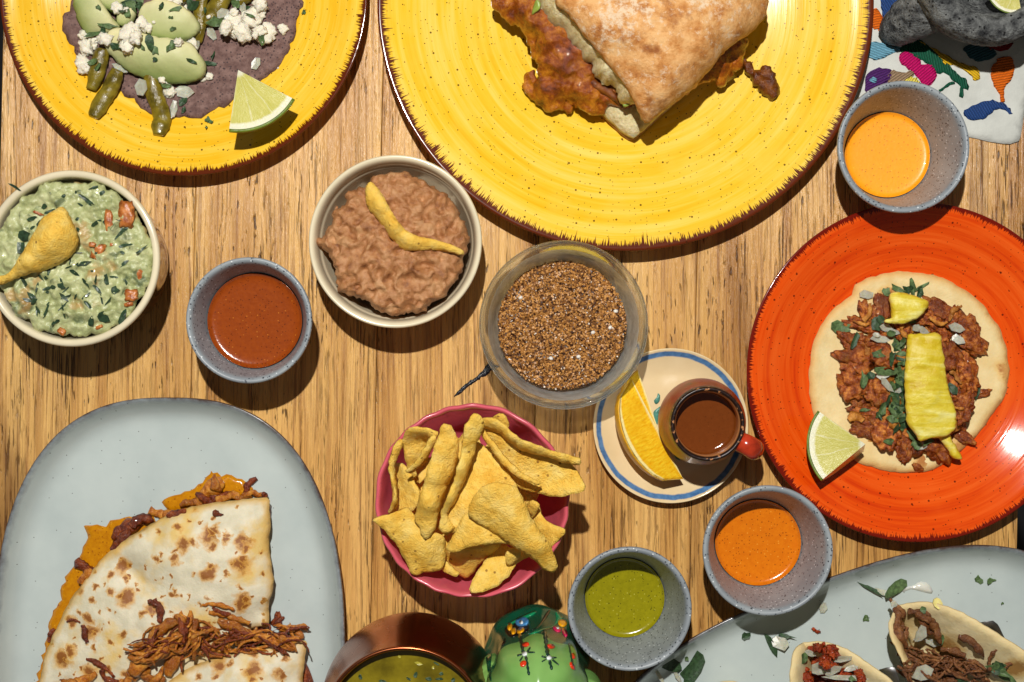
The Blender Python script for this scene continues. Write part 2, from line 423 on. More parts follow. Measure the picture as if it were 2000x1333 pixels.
def m_glaze(name, R, base, light, deep, rimc, rimw, rough=.10, speck=C(62, 30, 10), seedv=0.0):
    """brushed rings of glaze, dark hairy rim, pepper specks"""
    t = NT(name); r, u, v = t.polar(); rn = t.math('DIVIDE', r, R)
    ring = t.noise(t.vadd(t.vscale(u, .55), t.xyz(0.0, seedv, t.math('MULTIPLY', rn, 15.0))), 1.6, 5, .62)
    ring2 = t.noise(t.vadd(t.vscale(u, .9), t.xyz(3.0, seedv, t.math('MULTIPLY', rn, 60.0))), 1.5, 4, .6)
    col = t.ramp(t.math('ADD', t.math('MULTIPLY', ring, .8), t.math('MULTIPLY', ring2, .2)), [(.34, deep), (.48, base), (.66, light)])
    big = t.noise(v, 30, 3); col = t.mix(t.math('MULTIPLY', t.step(big, .5, .7), .35), col, light)
    # hairy rim: brush strokes of uneven length
    hair = t.noise(t.vadd(t.vscale(u, R * 1500), t.xyz(0.0, 0.0, t.math('MULTIPLY', rn, 6.0))), 1.0, 3, .6); slow = t.noise(t.vscale(u, 4.0), 1.0, 2)
    w = t.math('MULTIPLY', t.math('ADD', t.math('MULTIPLY', t.math('POWER', hair, 3.0), 2.9), .10), t.math('MULTIPLY', t.math('ADD', slow, .45), rimw / R))
    e = t.math('SUBTRACT', rn, t.math('SUBTRACT', .992, w)); rm = t.step(e, -.003, .004); col = t.mix(rm, col, rimc)
    for sc, th, g in ((80, .055, .55), (170, .075, .66), (330, .10, .72)):
        vo = t.vor(v, sc, '2D', out=None); c3 = t.n('ShaderNodeSeparateColor', {0: vo.outputs['Color']}).outputs[0]
        d = t.math('MULTIPLY', t.step(vo.outputs['Distance'], th, th * .6), t.step(c3, g, g + .02)); col = t.mix(t.math('MULTIPLY', d, .85), col, speck)
    nr = t.bump(t.math('ADD', ring2, ring), .10, .0005)
    return t.done(col, rough, nr, .5)
def m_speckle(name='speckled_stoneware'):
    t = NT(name); v = t.co(); col = t.ramp(t.noise(v, 60, 3), [(.35, C(134, 141, 146)), (.65, C(150, 157, 160))])
    for sc, th, g, c in ((560, .30, .40, C(48, 54, 66)), (400, .22, .50, C(20, 24, 34)), (470, .24, .60, C(214, 220, 222)), (330, .14, .72, C(226, 230, 230))):
        vo = t.vor(v, sc, out=None); c3 = t.n('ShaderNodeSeparateColor', {0: vo.outputs['Color']}).outputs[0]
        col = t.mix(t.math('MULTIPLY', t.math('MULTIPLY', t.step(vo.outputs['Distance'], th, th * .7), t.step(c3, g, g + .02)), .9), col, c)
    return t.done(col, .38, t.bump(t.noise(v, 900, 3), .12, .0004), .45)
def m_tray():
    t = NT('pale_grey_glaze'); q = t.attr('rho'); v = t.co(rand=False)
    col = t.ramp(t.noise(v, 28, 4), [(.35, C(180, 191, 188)), (.65, C(192, 202, 198))])
    n = t.noise(v, 160, 5, .7); sl = t.noise(v, 9, 2)
    e = t.math('ADD', q, t.math('ADD', t.math('MULTIPLY', n, .035), t.math('MULTIPLY', sl, .05)))
    col = t.mix(t.math('MULTIPLY', t.step(e, 1.004, 1.026), .8), col, C(120, 128, 134)); col = t.mix(t.step(e, 1.026, 1.044), col, C(74, 58, 52))
    vo = t.vor(v, 110, '2D', out=None); c3 = t.n('ShaderNodeSeparateColor', {0: vo.outputs['Color']}).outputs[0]
    col = t.mix(t.math('MULTIPLY', t.step(vo.outputs['Distance'], .035, .02), t.step(c3, .55, .57)), col, C(96, 96, 92))
    return t.done(col, .2, t.bump(t.noise(v, 70, 3), .06, .001), .5, coat=.15)
def m_sauce(name, c, c2, speckc, light, rough=.18, sc=900):
    t = NT(name); v = t.co(); col = t.ramp(t.noise(v, 420, 5, .7), [(.25, c2), (.7, c)])
    for k, th, g, cc in ((sc * .75, .26, .55, speckc), (sc * .4, .16, .62, speckc), (sc * .6, .20, .70, light)):
        vo = t.vor(v, k, out=None); c3 = t.n('ShaderNodeSeparateColor', {0: vo.outputs['Color']}).outputs[0]
        col = t.mix(t.math('MULTIPLY', t.math('MULTIPLY', t.step(vo.outputs['Distance'], th, th * .6), t.step(c3, g, g + .02)), .75), col, cc)
    return t.done(col, rough, t.bump(t.noise(v, 700, 3), .10, .0006), .5, coat=.2)
def m_spotty(name, base, base2, toast, dark, sc=70, thr=.60, rough=.6, yellow=None, edgec=None, edgew=.003):
    """flour or corn tortilla: pale dough, toasted blisters"""
    t = NT(name); v = t.co(); col = t.ramp(t.noise(v, 120, 5, .6), [(.35, base), (.65, base2)])
    if yellow: col = t.mix(t.math('MULTIPLY', t.step(t.noise(v, 34, 4, .6), .50, .64), .75), col, yellow)
    wv = t.vadd(v, t.vscale(t.vadd(t.noise(v, 130, 4, .6, out='Color'), (-.5, -.5, -.5)), .012))
    for kk, lo_, hi_, gate in ((sc * .55, .16, .34, thr), (sc * 1.0, .16, .32, thr + .12), (sc * 1.9, .20, .30, thr + .36)):
        vo = t.vor(wv, kk, '2D', out=None); sp_ = t.n('ShaderNodeSeparateColor', {0: vo.outputs['Color']}); on_ = t.step(sp_.outputs[0], gate, gate + .02)
        rad = t.math('MULTIPLY_ADD', sp_.outputs[1], hi_ - lo_); rad.node.inputs[2].default_value = lo_
        q = t.math('DIVIDE', vo.outputs['Distance'], rad); col = t.mix(t.math('MULTIPLY', t.math('MULTIPLY', t.step(q, 1.25, .75), on_), .8), col, toast)
        col = t.mix(t.math('MULTIPLY', t.math('MULTIPLY', t.step(t.math('ADD', q, t.math('MULTIPLY', t.noise(v, 700, 4, .7), .7)), 1.15, .75), on_), .85), col, dark)
    if edgec: col = t.mix(t.math('MULTIPLY', t.step(t.math('ADD', t.attr('d'), t.math('MULTIPLY', t.noise(v, 300, 3), -.002)), edgew, 0.0), .8), col, edgec)
    h = t.math('ADD', t.noise(v, 55, 4), t.math('MULTIPLY', t.noise(v, 900, 4), .18)); return t.done(col, rough, t.bump(h, .55, .0022), .3, sss=.08)
def m_guac():
    t = NT('guacamole_mash'); v = t.co(); col = t.ramp(t.noise(v, 150, 5, .65), [(.28, C(132, 138, 88)), (.45, C(172, 178, 124)), (.66, C(204, 206, 156))])
    g = t.noise(v, 75, 4, .6, 1.2); col = t.mix(t.math('MULTIPLY', t.step(g, .56, .66), .75), col, C(72, 88, 62))
    r = t.noise(t.vadd(v, (5, 3, 1)), 60, 3); col = t.mix(t.math('MULTIPLY', t.step(r, .60, .68), .6), col, C(186, 136, 74))
    return t.done(col, .2, t.bump(t.noise(v, 420, 5, .6), .5, .0014), .5, sss=.12, coat=.3)
def m_beans():
    t = NT('refried_beans'); v = t.co(); col = t.ramp(t.noise(v, 170, 6, .65), [(.28, C(112, 66, 36)), (.46, C(166, 112, 68)), (.66, C(194, 144, 98))])
    vo = t.vor(v, 170, out=None); c3 = t.n('ShaderNodeSeparateColor', {0: vo.outputs['Color']}).outputs[0]
    col = t.mix(t.math('MULTIPLY', t.step(c3, .93, .95), .5), col, C(206, 160, 112))
    return t.done(col, .42, t.bump(t.noise(v, 500, 6, .65), .6, .0014), .4, sss=.06)
def m_meat(name, lo, mid, hi, sc=260, rough=.34, st=(1, 1, 1), bd=.0014, coat=.15):
    t = NT(name); v = t.co(st); f = t.noise(v, sc, 6, .68); col = t.ramp(f, [(.30, lo), (.48, mid), (.66, hi)])
    big = t.noise(v, sc * .25, 3); col = t.mix(t.math('MULTIPLY', t.step(big, .54, .68), .6), col, lo)
    tone = t.n('ShaderNodeObjectInfo').outputs['Random']; col = t.mix(1.0, col, t.ramp(tone, [(0, (.68, .62, .55)), (1, (1.12, 1.12, 1.1))]), 'MULTIPLY')
    return t.done(col, rough, t.bump(t.noise(v, sc * 2.2, 6, .7), .75, bd), .5, coat=coat)
def m_chip():
    t = NT('corn_chip'); v = t.co(); col = t.ramp(t.noise(v, 130, 5, .6), [(.28, C(236, 180, 58)), (.5, C(252, 208, 92)), (.70, C(255, 222, 124))])
    tone = t.n('ShaderNodeObjectInfo').outputs['Random']; col = t.mix(1.0, col, t.ramp(tone, [(0, (.94, .90, .84)), (1, (1.0, 1.0, 1.0))]), 'MULTIPLY')
    vo = t.vor(v, 190, out=None); c3 = t.n('ShaderNodeSeparateColor', {0: vo.outputs['Color']}).outputs[0]
    col = t.mix(t.math('MULTIPLY', t.math('MULTIPLY', t.step(vo.outputs['Distance'], .17, .10), t.step(c3, .55, .57)), .75), col, C(128, 76, 20))
    return t.done(col, .55, t.bump(t.math('ADD', t.noise(v, 420, 5, .7), t.math('MULTIPLY', t.noise(v, 1300, 3), .5)), .8, .0018), .35, sss=.08)
def m_bread():
    t = NT('bread_crust'); v = t.co(); f = t.noise(v, 95, 6, .68); col = t.ramp(f, [(.30, C(160, 92, 40)), (.43, C(206, 140, 74)), (.56, C(232, 176, 112)), (.72, C(238, 192, 132))])
    fl_ = t.math('ADD', t.noise(v, 260, 6, .75), t.math('MULTIPLY', t.noise(v, 30, 3), .5)); col = t.mix(t.math('MULTIPLY', t.step(fl_, .76, .90), .8), col, C(240, 218, 186))
    dk = t.noise(t.vadd(v, (2, 7, 0)), 60, 5, .65); col = t.mix(t.math('MULTIPLY', t.step(dk, .56, .68), .8), col, C(140, 74, 30))
    return t.done(col, .55, t.bump(t.noise(v, 330, 6, .75), .7, .0016), .35)
def m_crumb():
    t = NT('bread_crumb'); v = t.co(); col = t.ramp(t.noise(v, 300, 5, .65), [(.3, C(206, 182, 122)), (.55, C(242, 226, 176)), (.75, C(252, 242, 206))])
    return t.done(col, .8, t.bump(t.noise(v, 500, 6, .7), 1.0, .0022), .2, sss=.25, sssc=.004)
def m_citrus(name, flesh, flesh2, pith, R, core=.10, pithw=.90, seg=7.0):
    """cut face: polar about the fruit's core in object space"""
    t = NT(name); tc = t.n('ShaderNodeTexCoord').outputs['UV']; sp = t.n('ShaderNodeSeparateXYZ', {0: tc}); rn, an = sp.outputs[0], sp.outputs[1]
    pulp = t.noise(t.xyz(t.math('MULTIPLY', rn, 5.0), t.math('MULTIPLY', an, 60.0), 0.0), 1.0, 4, .6); col = t.ramp(pulp, [(.3, flesh2), (.65, flesh)])
    wb = t.math('MULTIPLY', t.math('SUBTRACT', t.noise(t.xyz(t.math('MULTIPLY', rn, 4.0), t.math('MULTIPLY', an, 5.0), 2.0), 1.0, 3), .5), .35)
    w = t.math('ABSOLUTE', t.math('SUBTRACT', t.math('FRACT', t.math('ADD', t.math('MULTIPLY', an, seg), wb)), .5)); col = t.mix(t.math('MULTIPLY', t.step(w, .44, .50), .5), col, pith)
    blot = t.noise(t.xyz(t.math('MULTIPLY', rn, 3.0), t.math('MULTIPLY', an, 6.0), 5.0), 1.0, 4, .6); col = t.mix(t.math('MULTIPLY', t.step(blot, .48, .68), .5), col, flesh2)
    nz = t.math('MULTIPLY', t.noise(t.xyz(0.0, t.math('MULTIPLY', an, 9.0), 0.0), 1.0, 3), .05)
    col = t.mix(t.step(t.math('ADD', rn, nz), pithw + .01, pithw + .045), col, pith); col = t.mix(t.step(t.math('ADD', rn, nz), core + .06, core), col, pith)
    v = t.co(); return t.done(col, .22, t.bump(pulp, .5, .001), .5, sss=.2, sssr=(1, .95, .5), sssc=.002, coat=.2)
def m_avocado():
    """pit side yellow, skin side green"""
    t = NT('avocado_flesh'); v = t.co(); g = t.math('ADD', t.attr('g'), t.math('MULTIPLY', t.math('SUBTRACT', t.noise(v, 90, 4), .5), .22))
    col = t.ramp(g, [(.06, C(104, 124, 58)), (.24, C(150, 164, 98)), (.40, C(184, 190, 130)), (.72, C(214, 210, 158)), (.95, C(230, 220, 168))])
    col = t.mix(t.math('MULTIPLY', t.step(t.attr('d'), .0009, 0.0), .5), col, C(120, 140, 66))
    return t.done(col, .48, t.bump(t.noise(v, 240, 5), .4, .001), .35, sss=.12, sssr=(.8, 1, .5))
def m_pineapple():
    t = NT('pineapple_flesh'); v = t.co(); f = t.noise(t.n('ShaderNodeMapping', {'Vector': v, 'Scale': (45, 210, 100), 'Rotation': (0, 0, .15)}).outputs[0], 1.0, 5, .6, .4)
    col = t.ramp(f, [(.30, C(198, 166, 22)), (.5, C(220, 200, 62)), (.68, C(238, 228, 140))]); col = t.mix(t.math('MULTIPLY', t.step(t.noise(v, 45, 2), .5, .64), .5), col, C(206, 176, 14))
    return t.done(col, .42, t.bump(t.math('ADD', f, t.noise(v, 420, 4)), .6, .0009), .35, sss=.2, sssr=(1, .9, .4), sssc=.003)
def m_glass(nm='clear_glass', film=0.0):
    t = NT(nm); g = t.n('ShaderNodeBsdfGlass', {'Color': (.95, .985, .98, 1), 'Roughness': .01, 'IOR': 1.48}).outputs[0]
    tr = t.n('ShaderNodeBsdfTransparent', {'Color': (.93, .97, .965, 1)}).outputs[0]
    df = t.n('ShaderNodeBsdfDiffuse', {'Color': (.80, .86, .86, 1)}).outputs[0]; tl = t.n('ShaderNodeBsdfTranslucent', {'Color': (.86, .92, .92, 1)}).outputs[0]; dt = t.n('ShaderNodeMixShader', {0: .55}); t.put(dt.inputs[1], df); t.put(dt.inputs[2], tl); df = dt.outputs[0]
    dm = t.n('ShaderNodeMixShader', {0: .06 if not film else t.math('MULTIPLY', t.step(t.noise(t.co(rand=False), 90, 5, .65), .10, .62), film)}); t.put(dm.inputs[1], tr); t.put(dm.inputs[2], df); tr = dm.outputs[0]  # diffuse white painted in for bright glass reflections; the film is also salt residue
    mx = t.n('ShaderNodeMixShader', {0: .55 if not film else .25}); t.put(mx.inputs[1], tr); t.put(mx.inputs[2], g); t.t.links.new(mx.outputs[0], t.out.inputs['Surface']); return t.m
def m_thread(name, c):
    t = NT(name); v = t.co(); a = rnd(0, 3.1); w = t.n('ShaderNodeTexWave', {'Vector': t.n('ShaderNodeMapping', {'Vector': v, 'Rotation': (0, 0, a)}).outputs[0], 'Scale': 230.0, 'Distortion': 2.0, 'Detail': 2.0, 'Detail Scale': 3.0}).outputs['Fac']
    col = t.ramp(w, [(.1, tuple(x * .62 for x in c[:3]) + (1,)), (.7, c)]); return t.done(col, .6, t.bump(w, .8, .0008), .3)

WOOD = m_wood(); SPECK = m_speckle(); TRAY = m_tray(); CHIP = m_chip(); CRUST = m_bread(); CRUMB = m_crumb(); GLASS = m_glass(); GLASSF = m_glass('salt_and_sheen_glass', .9); AVO = m_avocado(); PINE = m_pineapple()
CREAM = plain('cream_ceramic', C(226, 214, 182), .16, .05, 40, coat=.3); BROWNG = plain('brown_glaze', C(92, 52, 20), .07, .5, 60, coat=.6, c2=C(44, 24, 10))
PINK = plain('pink_glaze', C(210, 92, 106), .22, .05, 60, coat=.3)
CILANTRO = plain('cilantro_leaf', C(88, 112, 66), .5, .3, 500, .5, .0006, 900); CILDK = plain('cilantro_dark', C(50, 76, 46), .45, .3, 500, .5, .0006, 900)
ONION = plain('onion_flesh', C(214, 210, 188), .3, .12, 300, .25, .0006, 400, sss=.5, sssc=.004, coat=.15)
ONION.node_tree.nodes['Principled BSDF'].inputs['Transmission Weight'].default_value = .3
CHEESE = plain('fresh_cheese', C(244, 236, 214), .6, .05, 300, .7, .0012, 900, sss=.2)
PEPPER = plain('roasted_green_pepper', C(124, 108, 30), .22, .2, 160, .5, .0012, 300, c2=C(84, 72, 16), coat=.3)
BLUECORN = plain('blue_corn_tortilla', C(128, 100, 92), .7, .12, 260, .6, .0014, 700, speck=(620, .36, C(72, 54, 54)), c2=C(100, 72, 66))
LIMEPEEL = plain('lime_peel', C(104, 124, 40), .35, .15, 200, .4, .0006, 900); ORPEEL = plain('orange_peel', C(240, 178, 24), .32, .1, 100, .5, .0008, 700)
PORK = m_meat('seasoned_pork', C(66, 24, 8), C(150, 70, 22), C(224, 142, 60), 300, .28, coat=.25); PORK2 = m_meat('light_pork', C(132, 70, 18), C(192, 124, 44), C(220, 160, 78))
CHICKEN = m_meat('stewed_chicken', C(120, 52, 10), C(188, 110, 26), C(222, 156, 60), 300, .26, coat=.35); CHICKDK = m_meat('dark_stewed_chicken', C(64, 22, 10), C(116, 46, 14), C(160, 80, 24), 300, .26, coat=.35)
CARN = m_meat('shredded_brown_meat', C(70, 34, 16), C(122, 74, 38), C(160, 110, 64), 320, .32); CHORIZO = m_meat('red_sausage_crumb', C(96, 24, 6), C(160, 54, 14), C(200, 92, 30), 320, .28)
MILA = m_meat('fried_meat_crust', C(78, 24, 12), C(158, 78, 16), C(220, 142, 34), 130, .24, bd=.002, coat=.4); MILADK = m_meat('dark_fried_meat', C(66, 26, 12), C(112, 56, 18), C(156, 92, 30), 160, .3)
STEEL = plain('steel', C(150, 150, 150), .42, .1, 200); STEEL.node_tree.nodes['Principled BSDF'].inputs['Metallic'].default_value = 1
# ------------------------------------------------------------------ the setting
FLOORM = plain('dark_floor', C(16, 15, 18), .6, .2, 6)
fo = mk('floor', [(-3, -3, -.74), (3, -3, -.74), (3, 3, -.74), (-3, 3, -.74)], [(0, 1, 2, 3)], FLOORM, sup=False); fo['kind'] = 'structure'
table = thing('wooden_table', 'oak plank table top under all the plates and bowls', 'table', (0, 0, -.03))
seams = [-8, 375, 736, 1048, 1358, 1684, 1996]; ta = math.radians(-1.3); ct, stn = math.cos(ta), math.sin(ta)
for a, b in zip(seams[:-1], seams[1:]):
    x0, x1 = (a - 1000) * S + .00012, (b - 1000) * S - .00012; bv = .0006
    prof = [(x0, -.03), (x1, -.03), (x1, -bv), (x1 - bv * .4, -bv * .3), (x1 - bv, 0), (x0 + bv, 0), (x0 + bv * .4, -bv * .3), (x0, -bv)]
    V = []
    for y in (-.55, .55):
        for x, z in prof: V.append((x * ct - y * stn, x * stn + y * ct, z))
    n = len(prof); F = [tuple(range(n)), tuple(range(2 * n - 1, n - 1, -1))] + [(i, i + n, (i + 1) % n + n, (i + 1) % n) for i in range(n)]
    o = mk('plank', V, F, WOOD, table, smooth=False)
tt = BVHTree.FromPolygons([(-1, -1, 0), (1, -1, 0), (1, 1, 0), (-1, 1, 0)], [(0, 1, 2, 3)])
decal('crack_filler', [(886, 776), (897, 762), (912, 748), (930, 736), (945, 720), (958, 706), (972, 694), (976, 704), (962, 722), (948, 735), (930, 745), (914, 756), (900, 768)], tt, plain('crack_fill', C(34, 38, 44), .2, .3, 400, .6, .001, 500), .0001, table, jit=.8)

# ------------------------------------------------------------------ round plates
def round_plate(name, label, px, py, Rpx, zr, mat, zf=.006, group=None):
    c = P(px, py, zr); c.z = 0; R = Rpx * kz(zr)
    t = thing(name, label, 'plate', c, group)
    pr = [(0, .0025), (.52 * R, .0025), (.545 * R, 0), (.60 * R, 0), (.625 * R, .003), (.82 * R, .009), (.96 * R, zr - .0045), (.996 * R, zr - .0020), (R, zr - .0006), (.994 * R, zr), (.975 * R, zr - .0004), (.93 * R, zr - .0012),
          (.88 * R, zr - .0030), (.80 * R, zr - .0062), (.70 * R, zf + .0054), (.60 * R, zf + .0028), (.48 * R, zf + .0008), (.36 * R, zf + .0001), (.2 * R, zf), (0, zf)]
    lathe('plate_body', pr, c, mat(R), t, n=160); return t
Yl, Yb, Yd, BR = C(247, 208, 84), C(240, 188, 40), C(234, 172, 14), C(92, 36, 12)
round_plate('yellow_plate', 'yellow speckled plate holding the dark tortilla with avocado', 358, -16, 360, .020, lambda R: m_glaze('yellow_glaze_small', R, Yb, Yl, Yd, BR, .0052))
round_plate('yellow_plate', 'large yellow speckled plate holding the sandwich', 1222, 5, 486, .021, lambda R: m_glaze('yellow_glaze_large', R, C(241, 196, 50), C(247, 212, 98), C(235, 180, 26), BR, .0068, seedv=4.0))
round_plate('orange_plate', 'orange glazed plate holding the open pork taco', 1791, 727, 333, .021, lambda R: m_glaze('orange_glaze', R, C(226, 78, 10), C(238, 98, 28), C(206, 56, 6), C(112, 22, 8), .0042, speck=C(70, 12, 4), seedv=9.0))

# ------------------------------------------------------------------ oblong trays
def tray(label, px, py, a, b, ang, zr=.022, ex=2.55):
    c = P(px, py, zr); c.z = 0; k = kz(zr); a *= k; b *= k
    t = thing('oblong_plate', label, 'plate', c)
    pr = chaikin([(0, .002), (.72, .002), (.75, 0), (.79, 0), (.82, .003), (.95, .012), (.992, zr - .003), (1, zr), (.993, zr + .0012), (.975, zr + .0002), (.945, zr - .006), (.90, .011), (.84, .0085), (.7, .0078), (.3, .0075), (0, .0075)], 2)
    n = 160; V = []; F = []; rows = []; rho = []
    for r, z in pr:
        row = []
        if r < 1e-6: row = [len(V)]; V.append((c.x, c.y, z)); rho.append(0)
        else:
            for i in range(n):
                th = 2 * math.pi * i / n; cs, sn = math.cos(th), math.sin(th); m = (abs(cs) ** ex + abs(sn) ** ex) ** (-1 / ex)
                off = (r - 1) * a if r > .7 else None
                u, v = (cs * m * a * r, sn * m * b * r) if off is None else (cs * m * (a + off), sn * m * (b + off))
                if off is None: u, v = cs * m * (a * .7 + 0) * r / .7, sn * m * (b - .3 * a) * r / .7
                row.append(len(V)); V.append((c.x + u * math.cos(ang) - v * math.sin(ang), c.y + u * math.sin(ang) + v * math.cos(ang), z)); rho.append(r)
        rows.append(row)
    for A, B in zip(rows[:-1], rows[1:]):
        if len(A) == 1 and len(B) == 1: continue
        for i in range(n):
            j = (i + 1) % n
            if len(A) == 1: F.append((A[0], B[j], B[i]))
            elif len(B) == 1: F.append((A[i], A[j], B[0]))
            else: F.append((A[i], A[j], B[j], B[i]))
    mk('plate_body', V, F, TRAY, t, attrs={'rho': rho}); return t
tray('pale grey oblong plate with brown edge under the quesadilla', 330, 1300, 345, 524, 0.0)
tray('pale grey oblong plate carrying the folded tacos in a rack', 1690, 1470, 345, 540, math.radians(90 + 21.0), ex=2.7)

# ------------------------------------------------------------------ small speckled bowls with sauce
def meniscus(name, label, cat, c, r, z, mat, deep):
    pr = [(0, z), (r * .6, z + .0001), (r * .86, z + .0002), (r * .94, z + .0006), (r * .985, z + .0016), (r + .0001, z + .0021), (r * .985, z - .002), (r * .9, z - deep), (0, z - deep)]
    o = lathe(name, pr, c, mat, None, n=72, it=2); return tag(o, label, cat)
def dip_bowl(label, px, py, Rpx, zs, sname, slabel, smat, h=.050):
    c = P(px, py, h); c.z = 0; R = Rpx * kz(h); t = thing('dip_bowl', label, 'bowl', c)
    wall = lambda z: R * .665 + (R * .875 - R * .665) * max(0, z - .012) / .036
    pr = [(0, .0015), (.52 * R, .0015), (.55 * R, 0), (.60 * R, 0), (.66 * R, .004), (.78 * R, .02), (.93 * R, .040), (.985 * R, h - .0035), (R, h - .0012), (.985 * R, h + .0004), (.94 * R, h + .0004), (.905 * R, h - .0008), (.875 * R, h - .004), (wall(.03), .03), (wall(.02), .02), (.66 * R, .0115), (.60 * R, .0075), (.45 * R, .006), (0, .006)]
    lathe('bowl_body', pr, c, SPECK, t, n=96)
    meniscus(sname, slabel, 'sauce', c, wall(zs) - .0002, zs, smat, .0035)
dip_bowl('grey speckled bowl of smooth pale orange sauce on the embroidered cloth', 1765, 287, 130, .0135, 'creamy_sauce', 'smooth pale orange creamy sauce in the bowl touching the embroidered cloth',
         m_sauce('creamy_orange_sauce', C(255, 166, 24), C(250, 156, 16), C(150, 84, 20), C(255, 186, 60), .35))
dip_bowl('grey speckled bowl of brick red sauce beside the bean bowl', 486, 626, 124, .030, 'red_salsa', 'brick red salsa in the bowl between guacamole and beans',
         m_sauce('brick_red_salsa', C(152, 68, 12), C(132, 54, 8), C(70, 22, 4), C(204, 124, 40), .16))
dip_bowl('grey speckled bowl of bright orange salsa beside the orange plate', 1500, 1076, 128, .016, 'orange_salsa', 'bright orange seeded salsa in the bowl over the tray edge',
         m_sauce('orange_salsa', C(222, 122, 14), C(206, 104, 8), C(110, 40, 6), C(244, 170, 60), .16))
dip_bowl('grey speckled bowl of green salsa beside the cactus figurine', 1230, 1190, 122, .013, 'green_salsa', 'olive green salsa in the bowl beside the cactus figurine',
         m_sauce('green_salsa', C(148, 140, 14), C(128, 122, 8), C(40, 40, 8), C(196, 190, 80), .16))

# ------------------------------------------------------------------ bean ramekin and guacamole crock
c = P(772, 472, .045); c.z = 0; R = 170 * kz(.045); t = thing('bean_ramekin', 'cream ceramic ramekin filled with brown refried beans', 'bowl', c)
lathe('ramekin_body', [(0, .002), (.66 * R, .002), (.69 * R, 0), (.74 * R, 0), (.78 * R, .003), (.92 * R, .030), (.985 * R, .041), (R, .044), (.985 * R, .0455), (.95 * R, .0452), (.925 * R, .0435), (.905 * R, .040), (.895 * R, .036), (.872 * R, .034), (.858 * R, .030), (.78 * R, .012), (.7 * R, .007), (.4 * R, .006), (0, .006)], c, CREAM, t, n=112)
BEANR = c.copy()
c = P(139, 505, .055); c.z = 0; R = 173 * kz(.055); t = thing('guacamole_crock', 'cream rimmed crock with brown glazed wall full of guacamole', 'bowl', c)
lathe('crock_wall', [(0, .002), (.7 * R, .002), (.74 * R, 0), (.80 * R, 0), (.855 * R, .004), (.875 * R, .012), (.89 * R, .028), (.93 * R, .044), (.99 * R, .0515), (.985 * R, .0522), (.90 * R, .048), (.80 * R, .022), (.7 * R, .0045), (0, .0045)], c, BROWNG, t, n=112)
lathe('crock_rim', [(.80 * R, .020), (.885 * R, .047), (.965 * R, .0512), (.998 * R, .0525), (R, .054), (.985 * R, .0555), (.945 * R, .0557), (.915 * R, .0545), (.90 * R, .050), (.86 * R, .03), (.82 * R, .02)], c, CREAM, t, n=112)
GUAC = c.copy()

# ------------------------------------------------------------------ pink bowl, glass bowl
c = P(922, 979, .055); c.z = 0; R = 190 * kz(.055); t = thing('pink_bowl', 'pink glazed bowl heaped with corn chips', 'bowl', c)
wob = lambda r, z, a: (r * (1 + .006 * math.sin(a * 22 + 1.5 * math.sin(a * 3)) * (1 if z > .045 else 0) + .004 * math.sin(a * 5 + 1)), z + (.0006 * math.sin(a * 9) if z > .045 else 0))
lathe('bowl_body', [(0, .002), (.50 * R, .002), (.53 * R, 0), (.58 * R, 0), (.62 * R, .004), (.82 * R, .022), (.95 * R, .042), (1.0 * R, .052), (R, .0545), (.985 * R, .0558), (.955 * R, .0552), (.93 * R, .051), (.88 * R, .040), (.74 * R, .018), (.55 * R, .008), (.3 * R, .006), (0, .006)], c, PINK, t, n=128, wob=wob)
PINKC = c.copy(); PINKR = R
c = P(1101, 635, .046); c.z = 0; R = 166 * kz(.046); t = thing('glass_bowl', 'clear glass bowl holding a brown spice salt mix', 'bowl', c)
lathe('glass_body', [(0, .001), (.60 * R, .001), (.66 * R, 0), (.74 * R, .001), (.80 * R, .005), (.87 * R, .020), (.915 * R, .036), (.93 * R, .040), (.985 * R, .0415), (R, .0435), (.992 * R, .046), (.965 * R, .0465), (.93 * R, .0458), (.90 * R, .043), (.885 * R, .038), (.84 * R, .021), (.775 * R, .0085), (.70 * R, .0055), (.5 * R, .005), (0, .005)], c, [GLASS, GLASSF], t, n=128, sup=False)
go_ = t.children[0]; matidx(go_, lambda p: 1 if (p.normal.x * p.center.x + p.normal.y * p.center.y < -1e-4 and .006 < p.center.z < .041) else 0)
# the mix: a mound, its loose grains, a few coarse salt crystals
SR = .79 * R; t = thing('spice_mix', 'coarse brown chilli and salt mix in the glass bowl', 'spice', (c.x, c.y, .0062))
mnd = lambda x, y: .0195 + .0055 * (1 - ((x - c.x) ** 2 + (y - c.y) ** 2) / SR ** 2)
V, F = tri_region(np.array([(c.x + SR * .985 * math.cos(a) * (1 + .012 * math.sin(a * 9)), c.y + SR * .985 * math.sin(a) * (1 + .012 * math.sin(a * 9))) for a in np.linspace(0, 2 * math.pi, 80, endpoint=False)]), .0014)
zt = mnd(V[:, 0], V[:, 1]) + fbm(V[:, 0] * 350, V[:, 1] * 350, 1.0, 3) * .0012; n0 = len(V)
dd = np.hypot(V[:, 0] - c.x, V[:, 1] - c.y); Vb = np.c_[c.x + (V[:, 0] - c.x) * .87, c.y + (V[:, 1] - c.y) * .87, np.full(n0, .0062)]
cn = {(f[i], f[(i + 1) % 3]) for f in F for i in range(3)}; be = [e for e in cn if (e[1], e[0]) not in cn]
SPICE = plain('spice_base', C(120, 76, 32), .8, .4, 700, .8, .001, 900, c2=C(60, 34, 14))
mk('mound', np.r_[np.c_[V, zt], Vb], [tuple(f) for f in F] + [(f[2] + n0, f[1] + n0, f[0] + n0) for f in F] + [(e[1], e[0], e[0] + n0, e[1] + n0) for e in be], SPICE, t)
